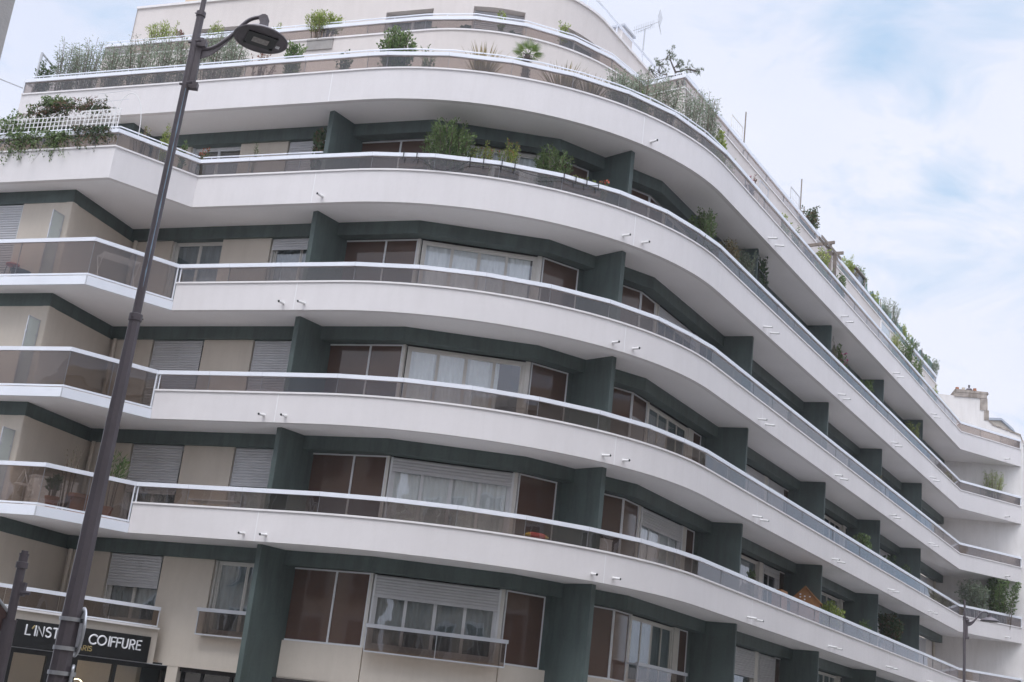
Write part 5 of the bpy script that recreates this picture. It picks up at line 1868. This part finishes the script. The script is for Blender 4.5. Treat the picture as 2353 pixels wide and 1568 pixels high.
f.tube([(-14.39, 33.0, F5), (-14.37, 33.0, 16.86)], .04, 8)
f.tube([(-14.37, 33.0, 16.85), (-13.35, 33.9, 15.95), (-13.2, 34.0, F5)], .032, 8)
f.tube([(-14.0, 33.3, 16.5), (-14.0, 33.3, F5)], .014, 6)
f.build('bar', m_alu_grey, FR, True)
# glass side screen on the long terrace
T = thing('glass_screen', 'white framed glass side screen on the long terrace rail', 'screen', (14.6, 47.95, F5))
L, u, w = frame2((14.62, 47.94), (15.34, 49.09))
f = MB()
for s in (0, L - .04):
    f.obox((14.62, 47.94), u, w, s, s + .04, 0, .04, F5, 17.0)
f.obox((14.62, 47.94), u, w, .04, L - .04, 0, .04, 16.96, 17.0)
f.build('frame', m_pvc, T)
f = MB(); f.obox((14.62, 47.94), u, w, .04, L - .04, .015, .025, F5 + .1, 16.96); f.build('pane', m_pane, T)
# wooden pergola
PG = thing('pergola', 'weathered wooden pergola posts with crossed beams on the terrace', 'pergola', (11.0, 42.3, F5))
for x, y, z in ((10.93, 42.12, 17.62), (11.24, 42.60, 17.48), (10.2, 42.55, 17.6), (10.52, 43.05, 17.5)):
    f = MB(); f.box(x - .05, x + .05, y - .05, y + .05, F5, z); f.build('post', m_wood, PG)
for (a, b_) in (((10.36, 41.24), (11.48, 42.98)), ((10.05, 42.2), (10.75, 43.35))):
    L, u, w = frame2(a, b_)
    f = MB(); f.obox(a, u, w, -.1, L + .1, -.075, -.05, 17.36, 17.47); f.build('beam', m_wood, PG)
    f = MB(); f.obox(a, u, w, .0, L + .1, .05, .075, 17.36, 17.47); f.build('beam', m_wood, PG)
for (a, b_) in (((10.80, 41.95), (9.9, 42.6)), ((11.35, 42.8), (10.4, 43.3))):
    L, u, w = frame2(a, b_)
    f = MB(); f.obox(a, u, w, -.25, L + .2, -.03, .03, 17.472, 17.58); f.build('beam', m_wood, PG)
f = MB()
for k in range(8):
    z = F5 + .3 + k * .22
    f.box(10.93, 11.24, 42.34, 42.36, z, z + .02)
    f.tube([(10.95 + k * .04, 42.33, F5 + .2), (10.95 + k * .04, 42.33, 17.3)], .008, 4)
f.build('lattice', m_wood, PG)
# bamboo rail and hangers on the upper rail near the pergola
f = MB()
for k in range(46):
    p = (11.2 + RU.x * k * .055, 45.05 + RU.y * k * .055)
    f.tube([(p[0], p[1], 18.6), (p[0], p[1], 18.92)], .011, 5)
for z in (18.68, 18.82):
    f.tube([(11.2, 45.05, z), (11.2 + RU.x * 2.55, 45.05 + RU.y * 2.55, z)], .009, 5)
tag(f.build('bamboo_fence', m_beige, None, True), 'low bamboo lattice along the top rail above the pergola', 'fence')
# striped hut
HT = thing('striped_hut', 'small grey striped shelter with flat roof on the top terrace', 'hut', (14.2, 50.2, F6_))
a, b_ = (13.9, 49.42), (14.6, 50.52)
L, u, w = frame2(a, b_)
f = MB()
for k in range(9):
    f.obox(a, u, w, k * L / 9, k * L / 9 + L / 9 * .8, 0, .02, F6_, 19.62)
f.obox(a, u, w, 0, L, .021, .7, F6_, 19.6)
f.build('plank_wall', m_zinc, HT)
f = MB(); f.obox(a, u, w, -.1, L + .12, -.1, .85, 19.64, 19.70); f.build('roof', m_wood, HT)
# green garden netting along the far top rail
NT = thing('garden_netting', 'crumpled green garden netting along the far top rail', 'netting', (17, 54, F6_))
f = MB()
r = random.Random(21)
n = 90
a, b_ = (14.62, 50.3), (21.2, 60.6)
L, u, w = frame2(a, b_)
cols = []
for i in range(n + 1):
    s = L * i / n
    zt2 = 19.33 + .12 * sin(i * .9) + .07 * sin(i * 2.3) + r.uniform(-.06, .06) + (.15 if i > 78 else 0)
    row = []
    for k in range(5):
        t = k / 4
        v = .04 + .07 * sin(i * 1.3 + k) * t + r.uniform(-.03, .03)
        row.append((a[0] + u[0] * s + w[0] * v, a[1] + u[1] * s + w[1] * v, 18.5 + (zt2 - 18.5) * t))
    cols.append(row)
for p, q in zip(cols[:-1], cols[1:]):
    for k in range(4):
        f.face([p[k], q[k], q[k + 1], p[k + 1]])
f.build('net_sheet', m_net, NT)
f = MB()
for i in (0, 18, 36, 54, 72, 90):
    p = cols[i][0]
    f.tube([(p[0], p[1], F6_), (p[0], p[1], 19.55)], .018, 6)
f.build('net_post', m_wood, NT)
for k, (x, y, t, lm) in enumerate(((15.3, 51.6, 19.55, l_bright), (16.1, 52.9, 19.5, l_olive), (17.9, 55.7, 19.62, l_bright), (18.9, 57.3, 19.6, l_olive), (19.9, 58.9, 19.5, l_green), (20.9, 60.3, 19.66, l_olive))):
    sh('leafy_shrub', ['green shrub behind the near end of the netting', 'grey green shrub poking over the netting near its start', 'green shrub over the middle of the netting', 'grey green shrub past the middle of the netting', 'green shrub near the far end of the netting', 'last grey green shrub at the far end of the netting'][k], 'shrub', x, y, F6_, t, .9, lm, 24, 26, .075, .035, low=.5, group='shrubs behind the green netting')
# lattice and chair-like frame on band four right
screen('black wire basket frame by the rail next to the fin ivy', (7.15, 35.72), (7.55, 36.4), F4_, 13.84, m_rope, 6, 'wire_basket', 'basket')
LT = thing('wall_lattice', 'brown diagonal lattice leaning behind the pink flowers', 'lattice', (11.3, 42.4, F4_))
f = MB()
a, b_ = (11.12, 42.1), (11.55, 42.78)
L, u, w = frame2(a, b_)
for k in range(-6, 9):
    for sg in (-1, 1):
        p0, p1 = None, None
        pts = []
        for t in range(13):
            z = F4_ + .9 + 1.3 * t / 12
            s = (k * .14 + sg * (z - F4_ - .9) * .8)
            if 0 <= s <= L:
                pts.append((a[0] + u[0] * s + w[0] * .01 * sg, a[1] + u[1] * s + w[1] * .01 * sg, z))
        if len(pts) > 1:
            f.tube([pts[0], pts[-1]], .007, 4)
f.build('slat', m_wood, LT)
# planter boxes hung on the curved rail, each with its two black hooks
HK = [((-3.16, 28.55), (-2.83, 28.49)), ((-1.52, 28.40), (-1.19, 28.40)), ((-.74, 28.44), (-.42, 28.47)), ((.81, 28.75), (1.11, 28.84)), ((1.39, 28.95), (1.69, 29.06))]
PLB = ['planter box with hooks left of the oleander', 'planter box with hooks under the first salvia', 'planter box with hooks under the second salvia', 'planter box with hooks left of the sedum', 'planter box with hooks at the orange flower heads']
O4P = LEFT[:2] + [KINK] + LIN[1:] + FJ + STR[:1]
for (p, q), lb in zip(HK, PLB):
    T = thing('planter_box', lb, 'planter', (p[0], p[1], H[3] + 1.0), 'planter boxes hung on the curved rail')
    L, u, w = frame2(p, q)
    f = MB(); f.obox(p, u, w, -.14, L + .14, .14, .32, H[3] + 1.02, H[3] + 1.20); f.build('box', m_trough, T)
    for e in (p, q):
        f = MB()
        f.obox(e, u, w, -.011, .011, -.022, -.012, H[3] + 1.13, H[3] + 1.345)
        f.obox(e, u, w, -.011, .011, -.022, .14, H[3] + 1.336, H[3] + 1.347)
        f.obox(e, u, w, -.011, .011, .128, .14, H[3] + 1.1, H[3] + 1.336)
        f.build('hook', m_rope, T)
f = MB()
cp = [(-2.91, 28.51, 12.75), (-2.82, 28.49, 12.9), (-2.65, 28.47, 12.82), (-2.41, 28.43, 12.64), (-2.15, 28.42, 12.59), (-1.9, 28.4, 12.68), (-1.55, 28.39, 12.89), (-1.2, 28.39, 12.87), (-.75, 28.43, 12.88), (-.42, 28.46, 12.87), (-.1, 28.52, 12.81), (.27, 28.59, 12.78), (.78, 28.73, 12.88), (1.13, 28.84, 12.83), (1.39, 28.94, 12.86), (1.7, 29.05, 12.95)]
f.tube([(x + .01, y - .05, z) for x, y, z in cp], .008, 6)
tag(f.build('watering_hose', m_rope, None, True), 'thin black watering hose looped along the curved balcony glass', 'hose')
f = MB()
cp = [(4.74, 31.36, 12.9), (4.67, 31.28, 12.56), (4.8, 31.43, 12.66), (4.95, 31.61, 12.58), (5.11, 31.84, 12.72), (5.28, 32.09, 12.88)]
f.tube([(x + .05, y - .05, z) for x, y, z in cp], .008, 6)
tag(f.build('watering_hose', m_rope, None, True), 'short black hose dangling at the right bend of the rail', 'hose')
# left third-floor balcony: stool, tub, clothes rack
T = thing('stool', 'red topped metal stool behind the upper left balcony glass', 'stool', (-12.78, 30.6, F3_))
f = MB(); f.lathe((-12.78, 30.62, F3_ + .48), [(.16, 0), (.175, .01), (.175, .035), (.16, .045)], 24); f.build('seat', m_red, T, True)
for a in (.6, 2.2, 3.7, 5.3):
    f = MB(); f.tube([(-12.78 + .13 * cos(a), 30.62 + .13 * sin(a), F3_ + .48), (-12.78 + .19 * cos(a), 30.62 + .19 * sin(a), F3_)], .011, 6); f.build('leg', m_lamp, T, True)
f = MB(); f.lathe((-12.46, 30.42, F3_ + .01), [(.19, 0), (.235, .26), (.25, .27), (.25, .29), (.225, .28), (.2, .05), (.01, .04)], 24)
tag(f.build('tub', m_black, None, True), 'dark round tub beside the red stool', 'tub')
T = thing('clothes_rack', 'white folding clothes rack behind the corner balcony glass', 'rack', (-9.9, 30.1, F3_))
a, b_ = (-10.3, 29.85), (-9.55, 30.40)
L, u, w = frame2(a, b_)
f = MB()
for s in (0, L):
    for v in (0, .5):
        p = (a[0] + u[0] * s + w[0] * v, a[1] + u[1] * s + w[1] * v)
        q = (a[0] + u[0] * s + w[0] * (.5 - v), a[1] + u[1] * s + w[1] * (.5 - v))
        f.tube([(p[0], p[1], F3_), (q[0], q[1], F3_ + .88)], .009, 6)
f.build('leg_frame', m_pvc, T, True)
f = MB()
for k in range(10):
    v = k * .5 / 9
    f.tube([(a[0] + w[0] * v, a[1] + w[1] * v, F3_ + .88), (b_[0] + w[0] * v, b_[1] + w[1] * v, F3_ + .88)], .006, 5)
f.build('rail', m_pvc, T, True)
# first floor: cabinet, plant stand, cat house, bag, boxes, pole
T = thing('cabinet', 'white cabinet behind the lower left balcony glass', 'cabinet', (-10.3, 30.8, F1_))
a = (-10.95, 30.30)
f = MB(); f.obox(a, (.8, .6), (-.6, .8), 0, 1.05, 0, .4, F1_, F1_ + .82); f.obox(a, (.8, .6), (-.6, .8), -.02, 1.07, -.02, .4, F1_ + .82, F1_ + .86); f.build('body', m_pvc, T)
for s in (.03, .54):
    f = MB(); f.obox(a, (.8, .6), (-.6, .8), s, s + .48, -.012, 0, F1_ + .05, F1_ + .78); d = f.build('door', m_pvc, T)
    f = MB(); f.obox(a, (.8, .6), (-.6, .8), s + .2, s + .28, -.025, -.012, F1_ + .6, F1_ + .62); f.build('handle', m_alu_grey, d)
T = thing('plant_stand', 'thin wire plant stand at the far lower left glass', 'stand', (-11.1, 30.0, F1_))
f = MB()
for x, y in ((-11.28, 30.05), (-10.95, 29.92), (-11.15, 30.3)):
    f.tube([(x, y, F1_), (x, y, F1_ + .55)], .008, 6)
f.tube([(-11.28, 30.05, F1_ + .55), (-11.12, 30.0, F1_ + .92), (-10.95, 29.92, F1_ + .55)], .008, 6)
f.lathe((-11.12, 30.1, F1_ + .55), [(.2, 0), (.2, .015)], 16)
f.build('frame', m_pvc, T, True)
CH = thing('cat_house', 'orange wooden toy house with pitched roof on the first balcony', 'toy house', (10.4, 41.5, F1_))
a, b_ = (9.90, 41.55), (10.90, 41.30)
L, u, w = frame2(a, b_)
f = MB()
def hp(s, v, z): return (a[0] + u[0] * s + w[0] * v, a[1] + u[1] * s + w[1] * v, z)
zr, ze, zb0 = 5.24, 4.80, F1_ + .35
P = [(.05, zb0), (L - .05, zb0), (L - .05, ze), (L / 2, zr), (.05, ze)]
f.add([hp(s, 0, z) for s, z in P] + [hp(s, .5, z) for s, z in P], [(0, 1, 2, 3, 4), (9, 8, 7, 6, 5), (0, 5, 6, 1), (1, 6, 7, 2), (4, 9, 5, 0)])
f.obox(a, u, w, .2, L - .2, .1, .4, F1_, zb0)
f.build('plank_wall', m_cedar, CH)
f = MB()
for (s0, z0), (s1, z1) in (((L / 2, zr + .01), (L + .03, ze - .10)), ((L / 2, zr + .01), (-.03, ze - .10))):
    f.add([hp(s0, -.08, z0), hp(s1, -.08, z1), hp(s1, .6, z1), hp(s0, .6, z0), hp(s0, -.08, z0 + .04), hp(s1, -.08, z1 + .04), hp(s1, .6, z1 + .04), hp(s0, .6, z0 + .04)], [(3, 2, 1, 0), (4, 5, 6, 7), (0, 1, 5, 4), (1, 2, 6, 5), (2, 3, 7, 6), (3, 0, 4, 7)])
f.build('roof', m_cedar, CH)
for s, z in ((.36, 5.01), (.36, 4.92), (.5, 4.95), (.5, 4.85), (.66, 4.95)):
    f = MB(); f.obox(a, u, w, s - .026, s + .026, -.006, .0, z - .02, z + .02); f.build('little_window', m_letter, CH)
T = thing('wooden_box', 'small orange wooden crate left of the toy house', 'crate', (9.3, 39.8, F1_))
f = MB(); f.obox((9.18, 39.55), (.53, .848), (-.848, .53), 0, .6, 0, .3, F1_ + .6, 4.86)
f.obox((9.18, 39.55), (.53, .848), (-.848, .53), .02, .58, .02, .28, F1_, F1_ + .6)
f.build('crate_body', m_cedar, T)
f = MB(); f.tube([(6.74, 35.9, F1_), (6.79, 35.93, 5.22)], .017, 8)
tag(f.build('red_broom_handle', m_red, None, True), 'red broom handle leaning near the fin on the first balcony', 'broom')
BG = thing('compost_bag', 'red and yellow bag lying behind the first floor glass', 'bag', (1.1, 29.3, H[0] + .78))
a, b_ = (.86, 29.06), (1.40, 29.28)
L, u, w = frame2(a, b_)
f = MB()
rows = []
for i in range(13):
    s = L * i / 12
    hh = .085 * (1 - abs(2 * i / 12 - 1) ** 5) + .006
    row = []
    for k in range(10):
        t = 2 * pi * k / 10
        row.append((a[0] + u[0] * s + w[0] * (.16 + .11 * cos(t)), a[1] + u[1] * s + w[1] * (.16 + .11 * cos(t)), H[0] + .85 + hh * sin(t)))
    rows.append(row)
for i in range(12):
    f.cur = 1 if i in (0, 1, 10, 11) else 0
    for k in range(10):
        f.face([rows[i][k], rows[i][(k + 1) % 10], rows[i + 1][(k + 1) % 10], rows[i + 1][k]])
f.build('bag_body', [m_red, m_yellow], BG, True)
f = MB()
f.obox(a, u, w, .05, L - .03, .02, .34, F1_, H[0] + .775)
tag(f.build('bag_shelf', m_pvc, None), 'white low shelf under the red and yellow bag', 'shelf')
T = thing('storage_box', 'white storage box behind the glass right of the second fin', 'box', (2.85, 30.85, F1_))
f = MB(); f.obox((2.62, 30.66), (.87, .49), (-.49, .87), 0, .42, 0, .3, F1_, 4.46); f.build('body', m_pvc, T)
f = MB(); f.obox((2.62, 30.66), (.87, .49), (-.49, .87), -.01, .43, -.01, .31, 4.46, 4.50); f.build('lid', m_pvc, T)
# dark cupboard shapes and a table seen through the lower glass
T = thing('folding_table', 'grey folding table behind the left first floor glass', 'table', (-6.6, 30.2, F1_))
f = MB(); f.obox((-7.3, 30.45), DL, NL, 0, 1.35, 0, .5, F1_ + .70, F1_ + .73); f.build('table_top', m_alu_grey, T)
for s in (.1, 1.2):
    f = MB(); f.tube([(-7.3 + DL[0] * s, 30.45 + DL[1] * s, F1_), (-7.3 + DL[0] * (s + .15) + .1, 30.45 + DL[1] * (s + .15) + .3, F1_ + .70)], .012, 6); f.build('leg', m_alu_grey, T, True)

# ------------------------------------------------------------------ added thin volume that lifts the shadows like veiling glare in the lens
f = MB(); f.box(-60, 120, -60, 140, -Z0 - 1.4, 27.0)
hz = f.build('glare_veil', None)
m, t = newmat('veil_volume')
pv = _n(t, 'ShaderNodeVolumePrincipled')
pv.inputs['Color'].default_value = (.95, .96, 1.0, 1)
pv.inputs['Density'].default_value = .00055
pv.inputs['Anisotropy'].default_value = .2
o = _n(t, 'ShaderNodeOutputMaterial')
t.links.new(pv.outputs[0], o.inputs['Volume'])
hz.data.materials.clear(); hz.data.materials.append(m)
tag(hz, 'faint volume added to lift the shadows like lens glare', 'glare_veil', kind='stuff')
